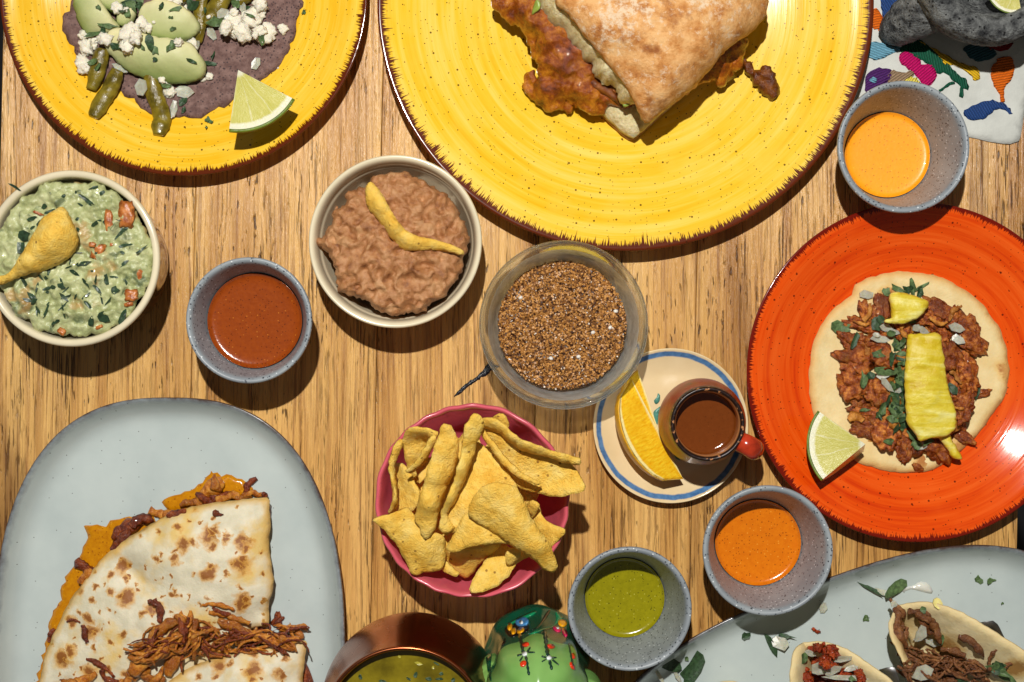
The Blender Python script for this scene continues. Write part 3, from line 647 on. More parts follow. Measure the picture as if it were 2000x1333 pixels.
def grains(name, N, s0, s1, mat, parent, rmax=.985):
    cube = np.array([(x, y, z) for x in (-1, 1) for y in (-1, 1) for z in (-1, 1)], float); cf = [(0, 1, 3, 2), (4, 6, 7, 5), (0, 4, 5, 1), (2, 3, 7, 6), (0, 2, 6, 4), (1, 5, 7, 3)]
    VV = []; FF = []
    for i in range(N):
        rr = SR * rmax * math.sqrt(random.random()); a = rnd(0, 6.283); x, y = c.x + rr * math.cos(a), c.y + rr * math.sin(a); s = rnd(s0, s1)
        q = cube * np.array([rnd(.6, 1), rnd(.6, 1), rnd(.5, 1)]) * s; q = q @ np.array(Euler((rnd(0, 3), rnd(0, 3), rnd(0, 3))).to_matrix()).T
        z = float(mnd(x, y)) + s * rnd(.1, .9); b = len(VV); VV += (q + np.array((x, y, z))).tolist(); FF += [tuple(b + k for k in f) for f in cf]
    o = mk(name, VV, FF, mat, parent, sup=False, smooth=False); return o
def grainmat(nm, a, b, rough=.45):
    tn = NT(nm); v = tn.co(rand=False); vo = tn.vor(v, 1300, out='Color'); f = tn.n('ShaderNodeSeparateColor', {0: vo}).outputs[0]; return tn.done(tn.ramp(f, [(.1, a), (.9, b)]), rough)
for nm, N, a, b, s0, s1 in (('brown_grains', 5200, C(132, 82, 32), C(210, 154, 84), .00028, .0007), ('dark_grains', 1900, C(40, 20, 10), C(84, 44, 18), .00025, .0006), ('salt_grains', 420, C(214, 190, 160), C(240, 232, 220), .0002, .0005)):
    o = grains(nm, N, s0, s1, grainmat(nm + '_colour', a, b), t); o['kind'] = 'stuff'
SALT = plain('salt', C(236, 226, 214), .2, .05, 300, sss=.3)
for px, py in ((1203, 608), (1192, 640), (1158, 650), (1017, 582), (1076, 700), (1130, 697)):
    g = P(px, py, .024); chunk('salt_crystal', (g.x, g.y, float(mnd(g.x, g.y)) + .0008), (.0012, .001, .0008), SALT, rnd(0, 3), (rnd(0, .5), 0), .1, 1, 1, t, box=.8, sup=False)

# ------------------------------------------------------------------ saucer, clay mug
c = P(1310, 832, .011); c.z = 0; R = 152 * kz(.011); t = thing('saucer', 'cream saucer with a painted blue ring under the clay mug', 'saucer', c)
tm = NT('saucer_glaze'); r, u, v = tm.polar(); rn = tm.math('DIVIDE', tm.math('ADD', r, tm.math('MULTIPLY', tm.math('SUBTRACT', tm.noise(tm.vscale(u, 6.0), 1.0, 3), .5), .0012)), R)
col = tm.ramp(tm.noise(v, 40, 3), [(.35, C(222, 198, 152)), (.65, C(232, 210, 166))])
col = tm.mix(tm.math('MULTIPLY', tm.step(rn, .885, .90), tm.step(rn, .962, .95)), col, tm.ramp(tm.noise(v, 260, 4), [(.35, C(62, 104, 150)), (.65, C(92, 136, 180))]))
SAUC = tm.done(col, .16, None, .5, coat=.3)
lathe('saucer_body', [(0, .001), (.55 * R, .001), (.58 * R, 0), (.63 * R, 0), (.66 * R, .0015), (.9 * R, .007), (.985 * R, .010), (R, .0112), (.98 * R, .0115), (.9 * R, .0088), (.72 * R, .0052), (.6 * R, .0045), (0, .0042)], c, SAUC, t, n=112)
st_ = [o for o in t.children][0]; PG = plain('green_brush_paint', C(78, 140, 124), .3, .2, 300)
for pts in ([(1281, 790), (1288, 784), (1289, 772), (1285, 768), (1283, 776), (1277, 783)], [(1276, 806), (1284, 798), (1290, 794), (1292, 800), (1286, 812), (1284, 830), (1280, 822)], [(1316, 888), (1326, 893), (1328, 900), (1320, 896)]):
    decal('painted_leaf', pts, bvh(st_), PG, .0002, t, thick=.0002)
zr = .058; c = P(1383, 829, zr); c.z = .0046; R = 75 * kz(zr); t = thing('clay_mug', 'small round red clay mug with dark rim on the saucer', 'mug', c)
tm = NT('painted_clay'); v = tm.co(rand=False); sp = tm.n('ShaderNodeSeparateXYZ', {0: tm.n('ShaderNodeTexCoord').outputs['Object']}); zz = sp.outputs[2]
col = tm.ramp(tm.noise(v, 55, 4, .6), [(.34, C(120, 34, 14)), (.5, C(158, 56, 22)), (.62, C(150, 84, 30)), (.72, C(74, 84, 44))]); r, u, v2 = tm.polar()
rmw = tm.math('ADD', zz, tm.math('MULTIPLY', tm.math('SUBTRACT', tm.noise(v, 260, 4), .5), .003)); out_ = tm.step(rmw, .0478, .0490)
col = tm.mix(out_, col, C(34, 20, 16)); chip_ = tm.step(tm.noise(v, 420, 4), .60, .66); col = tm.mix(tm.math('MULTIPLY', out_, chip_), col, C(190, 130, 84))
inn = tm.step(r, .0168, .0164); col = tm.mix(inn, col, C(196, 132, 80))
MUGM = tm.done(col, .3, tm.bump(tm.noise(v, 300, 4), .3, .0008), .4)
hh = .0525
lathe('mug_body', [(0, .001), (.62 * R, .001), (.68 * R, 0), (.76 * R, .001), (1.03 * R, .010), (1.18 * R, .022), (1.14 * R, .035), (1.02 * R, .0455), (.985 * R, .050), (.965 * R, hh), (.90 * R, hh + .0004), (.845 * R, hh - .001), (.815 * R, hh - .004), (.85 * R, .036), (.9 * R, .022), (.7 * R, .006), (0, .005)], c, MUGM, t, n=80)
hs = [P(1440, 862, .050), P(1458, 869, .053), P(1474, 879, .050), P(1474, 880, .036), P(1462, 874, .022), P(1428, 858, .017)]
tube('handle', hs, [.0052, .0053, .0056, .0055, .0052, .005], plain('red_clay_glaze', C(172, 52, 26), .18, .25, 120, coat=.4), t, n=12, flat=.75, sub=5)
cm = Vector((c.x, c.y, 0)); meniscus('mug_drink', 'dark brown drink inside the small clay mug', 'drink', cm, .845 * R, .0405, m_sauce('brown_drink', C(112, 56, 18), C(104, 50, 14), C(90, 44, 14), C(122, 64, 24), .05), .003)

# ------------------------------------------------------------------ copper mug
zr = .09; c = P(790, 1426, zr); c.z = 0; R = 164 * kz(zr); t = thing('copper_mug', 'round bellied copper mug of yellow herb drink', 'mug', c)
tm = NT('copper'); v = tm.co(rand=False); COPPER = tm.done(tm.ramp(tm.noise(v, 18, 3), [(.3, C(150, 84, 52)), (.7, C(176, 104, 68))]), tm.ramp(tm.noise(v, 30, 3), [(.3, (.2,) * 3), (.7, (.32,) * 3)]), tm.bump(tm.noise(v, 220, 3), .05, .0006), metal=1.0)
lathe('mug_wall', [(0, .001), (.028, .001), (.032, 0), (.036, .001), (.044, .012), (.0472, .030), (.0468, .045), (.0440, .066), (.0415, .082), (R, .0885), (R - .0003, .0903), (R - .0012, .0907), (R - .0022, .0900), (R - .0026, .087), (.0415, .066), (.044, .045), (.044, .03), (.041, .014), (.03, .003), (0, .003)], c, COPPER, t, n=112)
BROTH = plain('yellow_broth', C(126, 112, 22), .07, .18, 60, coat=.5, c2=C(92, 80, 12))
lathe('herb_drink', [(0, .0795), (R * .8, .0796), (R - .0026, .0801), (R - .003, .077), (R * .6, .074), (0, .074)], c, BROTH, None, n=80)
tag(bpy.context.scene.objects['herb_drink'], 'yellow green drink with floating herbs in the copper mug', 'drink')
HOT = bpy.context.scene.objects['herb_drink']
FL = plain('yellow_green_flesh', C(170, 160, 54), .3, .1, 300)
for px, py, L, W, a, m in ((818, 1296, 16, 8, .3, FL), (780, 1282, 9, 6, 1, FL), (846, 1304, 8, 6, 1.5, FL), (812, 1318, 12, 8, -1.2, CILDK), (798, 1326, 10, 5, .6, CILDK), (838, 1326, 14, 7, .1, CILDK), (858, 1326, 16, 5, 0, CILDK), (862, 1316, 8, 7, 0, CILDK), (704, 1322, 12, 7, 1.0, CILDK), (748, 1331, 16, 6, .2, CILDK), (885, 1328, 9, 8, 2, CILDK), (852, 1296, 14, 4, .5, CILDK)):
    bit('floating_herb' if m is CILDK else 'floating_fruit', px, py, L, W, a, m, .0003, .0002, 6, .2, lift=.0001, parent=HOT)

# ------------------------------------------------------------------ cactus figurine
c = P(1046, 1283, .012); c.z = 0; t = thing('cactus_figurine', 'green glazed ceramic cactus painted with bright flowers', 'figurine', c)
tm = NT('cactus_green'); v = tm.co(rand=False); sp = tm.n('ShaderNodeSeparateXYZ', {0: tm.n('ShaderNodeTexCoord').outputs['Object']})
zl = tm.math('ADD', sp.outputs[2], tm.math('MULTIPLY', tm.math('SUBTRACT', tm.noise(v, 45, 2), .5), .010))
col = tm.ramp(tm.noise(v, 35, 3), [(.35, C(104, 152, 72)), (.65, C(132, 176, 98))]); col = tm.mix(tm.step(zl, .0390, .0375), col, C(14, 84, 58))
CACT = tm.done(col, .2, None, .25); CACTL = plain('cactus_arm_green', C(118, 164, 84), .2, .1, 35, spec=.25)
ex = P(1062, 1372, .115); lean = ((ex.x - c.x) / .115, (ex.y - c.y) / .115)
def cw(r, z, a): return r * (1 + .05 * math.cos(a * 8) * (1 if z > .02 else .3)), z
body = lathe('cactus_body', [(0, .0005), (.018, .0005), (.0225, 0), (.0265, .005), (.0284, .014), (.0275, .022), (.0245, .032), (.0235, .05), (.0245, .075), (.0235, .092), (.019, .106), (.010, .113), (0, .115)], c, CACT, t, n=96, wob=cw)
def arm(side, p0, p1, p2, r): tube('cactus_arm', [p0, (Vector(p0) + Vector(p1)) / 2, p1, (Vector(p1) + Vector(p2)) / 2, p2, Vector(p2) + Vector((0, 0, r * .75)), Vector(p2) + Vector((0, 0, r * 1.05))], [r * .9, r, r * 1.1, r * 1.1, r, r * .62, r * .1], CACTL, t, n=20, sub=5)
arm(-1, P(1020, 1318, .040), P(972, 1316, .042), P(966, 1330, .060), .0098)
arm(1, P(1090, 1330, .032), P(1136, 1342, .034), P(1144, 1360, .050), .009)
pcol = {k: plain('paint_' + k, C(*v), .2, .08, 300, coat=.3) for k, v in dict(black=(18, 18, 16), darkgreen=(10, 72, 48), blue=(76, 152, 214), yellow=(246, 172, 22), red=(222, 56, 24), white=(228, 236, 234), pink=(220, 36, 92), lightgreen=(18, 136, 88), deep=(24, 58, 44)).items()}
cz = zoomer(900, 1150, 6.667)
bm_ = []; bF = []
for o in t.children:
    W = worldloc(o); b0 = len(bm_); bm_ += [tuple(v.co + W) for v in o.data.vertices]; bF += [tuple(b0 + i for i in p.vertices) for p in o.data.polygons]
CB = BVHTree.FromPolygons(bm_, bF)
_h = CB.ray_cast(Vector((0, 0, CAM_H)), (P(1050, 1238) - Vector((0, 0, CAM_H))).normalized())[0]
for nd in CACT.node_tree.nodes:
    if nd.bl_idname == 'ShaderNodeMapRange': nd.inputs['From Min'].default_value = _h.z + .001; nd.inputs['From Max'].default_value = _h.z - .001
def ell(cx, cy, a, b, ang, n=10): return cz([(cx + a * math.cos(q) * math.cos(ang) - b * math.sin(q) * math.sin(ang), cy + a * math.cos(q) * math.sin(ang) + b * math.sin(q) * math.cos(ang)) for q in np.linspace(0, 2 * math.pi, n, endpoint=False)])
def paint(nm, pts, colr, lay=0): decal(nm, pts, CB, pcol[colr], .00012 + lay * .0002, t, .0012, thick=.0002)
paint('painted_flower_ground', cz([(575, 520), (640, 480), (700, 440), (760, 480), (870, 450), (890, 520), (860, 560), (780, 600), (660, 635), (590, 590)]), 'black')
paint('painted_leaf', cz([(600, 470), (720, 400), (850, 340), (960, 295), (985, 310), (940, 345), (800, 410), (700, 450), (610, 500)]), 'lightgreen', 1)
paint('painted_leaf', cz([(920, 545), (1010, 490), (1050, 420), (1100, 330), (1150, 280), (1165, 290), (1120, 380), (1060, 450), (1000, 510)]), 'black')
paint('painted_leaf', cz([(870, 600), (960, 555), (1080, 510), (1200, 480), (1240, 400), (1235, 300), (1270, 320), (1330, 390), (1260, 450), (1200, 510), (1080, 545), (960, 585)]), 'lightgreen')
for e, k, l in ((ell(800, 440, 90, 55, -.2), 'blue', 2), (ell(795, 455, 28, 26, 0), 'white', 3), (ell(640, 508, 32, 46, .3), 'yellow', 2), (ell(690, 562, 32, 46, .4), 'yellow', 2), (ell(783, 555, 32, 58, 1.0), 'yellow', 2), (ell(1322, 455, 60, 44, .3), 'yellow', 1),
                (ell(1250, 530, 60, 30, .5), 'pink', 1), (ell(1350, 575, 28, 60, -.5), 'pink', 1), (ell(1262, 522, 20, 14, .4), 'white', 2), (ell(848, 736, 48, 26, -.3), 'red', 2), (ell(1170, 760, 52, 26, .2), 'red', 2), (ell(815, 985, 48, 34, -.6), 'red', 2),
                (ell(1462, 880, 22, 40, -.3), 'red', 1), (ell(1448, 1010, 24, 56, -.5), 'red', 1), (ell(836, 858, 34, 28, -.5), 'white', 2), (ell(1146, 910, 34, 26, .1), 'white', 2)):
    paint('painted_petal', e, k, l)
def spine(a, b, w, k='deep', lay=1):
    a = np.array(a, float); b = np.array(b, float); n_ = max(2, int(np.linalg.norm(b - a) / 30)); q = []; d = (b - a) / np.linalg.norm(b - a); s = np.array([-d[1], d[0]])
    L = [a + (b - a) * i / n_ + s * w * (1 if i % 2 else .55) for i in range(n_ + 1)]; Rr = [a + (b - a) * i / n_ - s * w * (1 if i % 2 else .55) for i in range(n_ + 1)]
    paint('painted_stripe', cz([tuple(p) for p in L + Rr[::-1]]), k, lay)
spine((770, 600), (815, 830), 26); spine((850, 880), (890, 1130), 20); spine((1085, 545), (1130, 880), 28); spine((1150, 940), (1185, 1060), 20); spine((1405, 720), (1455, 1010), 12)
paint('painted_stripe', cz([(335, 870), (400, 855), (395, 960), (395, 1080), (400, 1210), (370, 1150), (340, 1010)]), 'darkgreen'); paint('painted_stripe', ell(562, 695, 22, 55, .4), 'black')
for a, b in (((735, 880), (800, 860)), ((770, 950), (810, 890)), ((870, 830), (910, 770)), ((875, 835), (965, 835)), ((1050, 885), (1110, 905)), ((1055, 955), (1115, 920)), ((1185, 905), (1245, 905)), ((1190, 930), (1275, 1000)), ((215, 1110), (250, 1010)), ((230, 1100), (275, 1090))):
    d = np.array(b, float) - a; d /= np.linalg.norm(d); s = np.array([-d[1], d[0]]) * 8; paint('painted_spine', cz([tuple(a + s), tuple(b + s * .5), tuple(b - s * .5), tuple(a - s)]), 'deep', 1)

# ------------------------------------------------------------------ embroidered cloth, stone mortar
CLOTH = plain('white_felt', C(202, 204, 196), .85, .06, 60, .5, .0008, 300)
cl = sheet('embroidered_cloth', [(1560, -240, .0006), (2260, -240, .0006), (2190, 20, .0006), (2040, 120, .0006), (2008, 190, .0006), (1996, 250, .0008), (1990, 276, .0012), (1972, 282, .0012), (1930, 277, .0008), (1890, 268, .0006), (1760, 250, .0006), (1640, 210, .0006), (1580, 60, .0006)], CLOTH, .0011, res=.004, edge=.001, amp=.0003, freq=120)
tag(cl, 'white cloth with colourful embroidery under the stone mortar', 'napkin')
nb = bvh(cl); nz_ = zoomer(1600, 0, 4.4425)
TH = {k: m_thread('thread_' + k, C(*v)) for k, v in dict(blue=(42, 76, 136), orange=(238, 112, 20), green=(22, 92, 66), pink=(206, 8, 104), sky=(118, 176, 200), purple=(84, 40, 108), tan=(166, 138, 108), yellow=(246, 196, 34), pale=(246, 226, 96), red=(150, 20, 26), teal=(44, 92, 104)).items()}
for k, pts in (('blue', [(545, -80), (720, -60), (735, 0), (700, 120), (690, 240), (735, 310), (715, 345), (650, 290), (580, 200), (540, 100)]), ('orange', [(470, 80), (530, 120), (570, 190), (600, 270), (605, 320), (632, 385), (570, 370), (540, 300), (500, 260), (460, 240)]),
               ('sky', [(440, 380), (520, 370), (590, 385), (690, 400), (695, 440), (620, 470), (520, 520), (430, 500)]), ('green', [(690, 380), (740, 310), (820, 330), (900, 360), (980, 440), (1070, 530), (1120, 565), (1180, 620), (1230, 670), (1280, 700), (1290, 780), (1250, 770), (1250, 850), (1215, 840), (1220, 750), (1160, 700), (1080, 635), (1020, 640), (960, 570), (870, 520), (770, 460), (700, 450)]),
               ('green', [(1035, 785), (1100, 735), (1170, 705), (1175, 725), (1110, 755), (1045, 800)]),
               ('pink', [(695, 480), (740, 450), (800, 470), (870, 510), (885, 560), (960, 560), (1010, 620), (1010, 680), (970, 740), (910, 760), (870, 700), (820, 650), (770, 600), (720, 560)]), ('purple', [(400, 680), (440, 620), (520, 597), (620, 610), (610, 690), (570, 740), (480, 790), (430, 820), (400, 780)]),
               ('tan', [(625, 615), (720, 630), (800, 620), (815, 660), (720, 715), (640, 740), (590, 740)]), ('pale', [(720, 715), (815, 670), (870, 720), (860, 760), (700, 770)]), ('yellow', [(870, 365), (940, 400), (1080, 470), (1210, 540), (1370, 600), (1380, 700), (1350, 705), (1300, 650), (1170, 570), (1090, 560), (990, 440)]),
               ('orange', [(1590, 490), (1670, 510), (1690, 600), (1660, 700), (1600, 790), (1610, 890), (1580, 900), (1560, 820), (1500, 700), (1500, 600), (1540, 520)]), ('blue', [(1250, 980), (1310, 930), (1400, 885), (1520, 880), (1620, 910), (1665, 990), (1560, 940), (1500, 980), (1420, 1030), (1310, 1050)]),
               ('teal', [(1250, 420), (1350, 380), (1480, 420), (1530, 470), (1480, 520), (1330, 520)]), ('red', [(1260, 360), (1500, 380), (1680, 380), (1580, 450), (1420, 400)]), ('sky', [(435, 700), (465, 668), (495, 690), (490, 720), (460, 725)])):
    decal('embroidered_motif', nz_(pts), nb, TH[k], .0002 if k not in ('sky', 'pale') else .0003, cl, .0016, jit=1.0, thick=.0006)
STONE = plain('basalt', C(116, 118, 116), .6, .4, 190, 1.0, .004, 420, c2=C(48, 50, 52), speck=(420, .30, C(24, 25, 27)))
zr = .052; c = P(1945, -72, zr); c.z = .0018; R = .041; t = thing('stone_mortar', 'dark grey carved stone mortar on the embroidered cloth', 'mortar', c)
def sw(r, z, a):
    f = fbm(np.array([math.cos(a) * 1.3 + 4]), np.array([math.sin(a) * 1.3]), np.array([z * 30]), 3)[0]; g = fbm(np.array([math.cos(a) * r * 260]), np.array([math.sin(a) * r * 260]), np.array([z * 260]), 3)[0]
    return r * (1 + .05 * f) + g * .0007, z + .0016 * f
lathe('mortar_bowl', [(0, .010), (.020, .0105), (.030, .014), (.036, .022), (.0395, .034), (.0405, .044), (.0385, .0495), (.034, .0512), (.029, .0505), (.026, .047), (.022, .034), (.014, .025), (0, .022)], c, STONE, t, n=120, it=3, wob=sw)
for a in (math.radians(212), math.radians(332), math.radians(92)):
    q = Vector((c.x + .042 * math.cos(a), c.y + .042 * math.sin(a), 0)); 
    tube('leg', [(c.x + .022 * math.cos(a), c.y + .022 * math.sin(a), .030), (c.x + .032 * math.cos(a), c.y + .032 * math.sin(a), .026), (c.x + .041 * math.cos(a), c.y + .041 * math.sin(a), .019), (c.x + .046 * math.cos(a), c.y + .046 * math.sin(a), .010), (c.x + .047 * math.cos(a), c.y + .047 * math.sin(a), .0018)], [.015, .0145, .0125, .0100, .0085], STONE, t, n=20, sub=6, amp=.0012, freq=260)
# ------------------------------------------------------------------ citrus
def uvset(o, fn):
    l = o.data.uv_layers.new(name='UVMap')
    for p in o.data.polygons:
        for li in p.loop_indices: l.data[li].uv = fn(o.data.vertices[o.data.loops[li].vertex_index].co, p)
def citrus(name, label, cat, M, R, a0, a1, depth, peelm, fleshm, full=False, squash=1.0):
    """a piece of a round fruit cut along two planes through its core: local z axis = core, M places it"""
    rings = 14; na = 22; pos = []
    M = Matrix(M); V = []; F = []; uv = []; pf = []
    def add(p, u): V.append(tuple(M @ Vector(p))); uv.append(u); return len(V) - 1
    h0 = -depth; h1 = depth if full else 0.0
    lat = lambda z: R * math.sqrt(max(0.0, 1 - (z / depth) ** 2)) if depth else R
    nz = 12; zs = [h0 + (h1 - h0) * i / nz for i in range(nz + 1)]
    # side faces
    for a, flip in ((a0, False), (a1, True)):
        grid = [[add((lat(z) * f * math.cos(a), lat(z) * f * math.sin(a), z * (.0 + 1.0)), (f if not full else f, .5 + (z / depth) * .42 + (0.0 if flip else 3.0))) for f in np.linspace(0, .985, rings)] for z in zs]
        for i in range(nz):
            for j in range(rings - 1):
                q = (grid[i][j], grid[i][j + 1], grid[i + 1][j + 1], grid[i + 1][j]); F.append(q[::-1] if flip else q)
    if not full:
        grid = [[add((R * f * math.cos(a), R * f * math.sin(a), 0.0 - .0003 * math.sin(f * 3)), (f, i / na)) for f in np.linspace(0, .985, rings)] for i, a in enumerate(np.linspace(a0, a1, na + 1))]
        for i in range(na):
            for j in range(rings - 1): F.append((grid[i][j], grid[i][j + 1], grid[i + 1][j + 1], grid[i + 1][j]))
    W = np.array(V); base = Vector((W[:, 0].mean(), W[:, 1].mean(), W[:, 2].min()))
    t = thing(name, label, cat, base)
    o = mk('flesh', V, F, fleshm, t); l = o.data.uv_layers.new(name='UVMap')
    for lp in o.data.loops: l.data[lp.index].uv = uv[lp.vertex_index]
    # peel: a thin shell outside
    V2 = []; F2 = []
    for f in (1.0, .955):
        for z in zs:
            for a in np.linspace(a0, a1, na + 1): V2.append(tuple(M @ Vector((lat(z) * f * math.cos(a), lat(z) * f * math.sin(a), z * f))))
    m = na + 1; off = (nz + 1) * m
    for i in range(nz):
        for j in range(na):
            q = (i * m + j, i * m + j + 1, (i + 1) * m + j + 1, (i + 1) * m + j); F2.append(q); F2.append(tuple(off + k for k in q)[::-1])
    for j in range(na):
        for i in (0, nz): F2.append((i * m + j, off + i * m + j, off + i * m + j + 1, i * m + j + 1))
    for i in range(nz):
        for j in (0, na): F2.append((i * m + j, (i + 1) * m + j, off + (i + 1) * m + j, off + i * m + j))
    mk('peel', V2, F2, peelm, t); return t
LIMEF = m_citrus('lime_flesh', C(214, 206, 122), C(190, 186, 86), C(232, 230, 200), 1, seg=3.0, pithw=.86)
ORF = m_citrus('orange_flesh', C(248, 210, 48), C(232, 166, 8), C(250, 234, 160), 1, core=.05, pithw=.87, seg=1.0)
def frame(p, xdir, zdir):
    z = Vector(zdir).normalized(); x = Vector(xdir); x = (x - z * x.dot(z)).normalized(); y = z.cross(x)
    return Matrix(((x.x, y.x, z.x, p[0]), (x.y, y.y, z.y, p[1]), (x.z, y.z, z.z, p[2]), (0, 0, 0, 1)))
g = P(1990, -30, .075); citrus('lime_wedge', 'lime wedge inside the stone mortar', 'lime', frame(P(1985, -30, .050), P(1955, 14, .049) - P(1985, -30, .050), (-.2, -.1, 1)), .0150, math.radians(-45), math.radians(45), .011, LIMEPEEL, LIMEF)
# orange slices on the saucer
ax = P(1308, 938, .014) - P(1212, 752, .018); mid = (P(1308, 938, .016) + P(1212, 752, .018)) / 2
out = Vector((-ax.y, ax.x, 0)).normalized() * -1
def orange(label, c0, axis, R, depth, a0, a1, up=.35): 
    x = Vector((axis.y, -axis.x, 0)).normalized()
    if x.x > 0: x = -x
    citrus('orange_wedge', label, 'orange', frame(c0, x + Vector((0, 0, -up)), axis), R, a0, a1, depth, ORPEEL, ORF, full=True)
orange('bright orange wedge on the saucer against the clay mug', P(1284, 838, .0205), ax, .0205, .0305, math.radians(-38), math.radians(30), .22)
ax2 = P(1292, 860, .012) - P(1224, 716, .016)
orange('pale orange wedge tucked beneath the brighter wedge beside the glass bowl', P(1268, 788, .0195), P(1284, 850, .0195) - P(1240, 722, .0195), .0155, .0190, math.radians(-30), math.radians(34), .15)

# ------------------------------------------------------------------ corn chips
cz8 = zoomer(720, 780, 3.332)
def chipo(label, pts, inner_=(), group='corn chips heaped in the pink bowl', zm=None, th=.0016, jit=.0008, amp=.0007, mat=None, name='corn_chip', res=.0018, freq=330):
    zo = sum(p[2] for p in pts) / len(pts); inner = [(a, b, zo + (z - zo) * .45) for a, b, z in inner_]
    o = sheet(name, pts, mat or CHIP, th, inner, res=res, jit=jit, jf=300, amp=amp, freq=freq, oct=3, edge=.0008, emin=.7, seed=rnd(0, 40)); return tag(o, label, 'chip', group)
mm = lambda l: [(a, b, z / 1000) for a, b, z in l]
PB = 'corn chip low in the pile inside the pink bowl'
for k in range(9):
    a = k * .7 + .3; q = Vector((PINKC.x + PINKR * .42 * math.cos(a), PINKC.y + PINKR * .42 * math.sin(a), .026 + .0028 * (k % 5))); L = .022; b = rnd(0, 6)
    pts = []
    for i in range(3):
        w = Vector((q.x + L * math.cos(b + i * 2.1), q.y + L * math.sin(b + i * 2.1), q.z + rnd(-.004, .006))); dd_ = math.hypot(w.x - PINKC.x, w.y - PINKC.y)
        if dd_ > PINKR * .72: s_ = PINKR * .72 / dd_; w.x = PINKC.x + (w.x - PINKC.x) * s_; w.y = PINKC.y + (w.y - PINKC.y) * s_; w.z += .006
        kk = kz(w.z); pts.append((1000 + w.x / kk, 666.5 - w.y / kk, w.z))
    cx = sum(p_[0] for p_ in pts) / 3; cy = sum(p_[1] for p_ in pts) / 3
    o = sheet('corn_chip', [p_ for i in range(3) for p_ in (pts[i], tuple((pts[i][j] + pts[(i + 1) % 3][j]) / 2 for j in range(3)))], CHIP, .0016, [(cx, cy, q.z + .006)], res=.0026, jit=.0005, amp=.001, freq=130, edge=.001, seed=k); tag(o, PB, 'chip', 'corn chips heaped in the pink bowl')
chipo('corn chip lying low against the pink bowl wall, sharp corner toward the saucer', cz8(mm([(1000, 590, 48), (1070, 640, 50), (1110, 700, 52), (1160, 790, 54), (1275, 850, 60), (1280, 870, 60), (1190, 960, 54), (1110, 900, 48), (1040, 760, 46)])), cz8(mm([(1120, 800, 55)])))
chipo('small chip fragment beside the big top chip in the pink bowl', cz8(mm([(1030, 680, 55), (1070, 655, 62), (1115, 685, 64), (1090, 740, 58), (1060, 770, 54)])))
chipo('shaded corn chip tilted beneath the curved middle chip', cz8(mm([(470, 900, 58), (560, 960, 60), (700, 950, 62), (860, 930, 60), (720, 1070, 50), (650, 1150, 46), (590, 1130, 46), (530, 1100, 48), (500, 1010, 52)])), cz8(mm([(620, 1040, 55)])))
chipo('corn chip hanging over the pink rim nearest the copper mug', cz8(mm([(655, 1240, 60), (690, 1150, 59), (750, 1060, 57), (850, 960, 52), (960, 980, 52), (1065, 1005, 52), (960, 1075, 55), (920, 1140, 57), (840, 1215, 59), (700, 1268, 61), (668, 1262, 61)])), cz8(mm([(800, 1120, 60)])))
chipo('tiny chip fragment against the wall of the pink bowl', cz8(mm([(475, 1085, 52), (505, 1050, 54), (545, 1095, 54), (592, 1130, 54), (575, 1155, 54), (500, 1125, 53)])))
chipo('narrow chip fragment standing under the big top chip', cz8(mm([(890, 1050, 60), (905, 975, 64), (985, 985, 64), (960, 1050, 60), (912, 1075, 58)])))
chipo('pointed chip whose tip juts past the pink rim toward the grey tray', cz8(mm([(28, 785, 70), (60, 762, 70), (150, 740, 69), (250, 712, 68), (330, 780, 66), (400, 860, 66), (480, 880, 64), (495, 960, 60), (490, 1060, 58), (460, 1110, 58), (380, 1120, 57), (290, 1140, 58), (240, 1040, 60), (160, 915, 64), (80, 830, 68)])), cz8(mm([(280, 900, 70), (380, 1000, 66)])))
chipo('tall chip standing behind the curled chips in the pink bowl', cz8(mm([(170, 430, 52), (220, 420, 58), (300, 520, 62), (340, 640, 62), (300, 720, 58), (220, 730, 54), (170, 720, 50), (160, 560, 50)])), cz8(mm([(240, 600, 54)])))
chipo('curled chip showing its thin upright edge along the pink bowl wall', cz8(mm([(125, 735, 60), (160, 640, 70), (148, 560, 72), (128, 470, 72), (140, 360, 74), (185, 275, 76), (218, 262, 77), (205, 330, 74), (168, 430, 70), (172, 560, 66), (182, 660, 62), (160, 720, 60)])), amp=.0006)
chipo('hollow curled chip open toward the copper mug at the heap edge', cz8(mm([(212, 285, 70), (245, 195, 80), (320, 178, 84), (400, 195, 85), (460, 214, 84), (450, 240, 82), (400, 270, 66), (350, 370, 60), (300, 430, 60), (330, 540, 56), (300, 530, 56), (250, 430, 60), (225, 350, 66)])), cz8(mm([(300, 260, 64), (320, 330, 58)])))
chipo('thin chip edge curling across the hollow chip', cz8(mm([(238, 465, 76), (300, 410, 80), (350, 340, 83), (390, 260, 85), (430, 232, 86), (440, 260, 84), (400, 340, 80), (350, 410, 76), (270, 470, 74)])), amp=.0005)
chipo('chip leaning along the pink bowl wall facing the glass bowl', cz8(mm([(805, 125, 66), (850, 93, 70), (895, 115, 70), (918, 172, 68), (885, 200, 62), (830, 170, 60)])))
chipo('broad chip under the folded chip that points at the saucer', cz8(mm([(690, 290, 68), (760, 310, 70), (832, 318, 72), (880, 450, 74), (970, 570, 72), (900, 680, 70), (700, 800, 68), (560, 860, 66), (500, 880, 64), (465, 830, 62), (520, 690, 66), (600, 520, 68)])), cz8(mm([(720, 560, 76), (640, 700, 74)])))
chipo('lower leaf of the folded chip pointing past the pink rim at the saucer', cz8(mm([(745, 190, 74), (800, 190, 78), (880, 222, 78), (980, 310, 76), (1150, 365, 74), (1310, 418, 74), (1418, 568, 76), (1402, 598, 76), (1310, 620, 74), (1230, 637, 70), (1130, 615, 68), (990, 575, 68), (900, 480, 68), (810, 330, 70)])), cz8(mm([(1000, 450, 66), (1150, 500, 66), (1280, 540, 70)])))
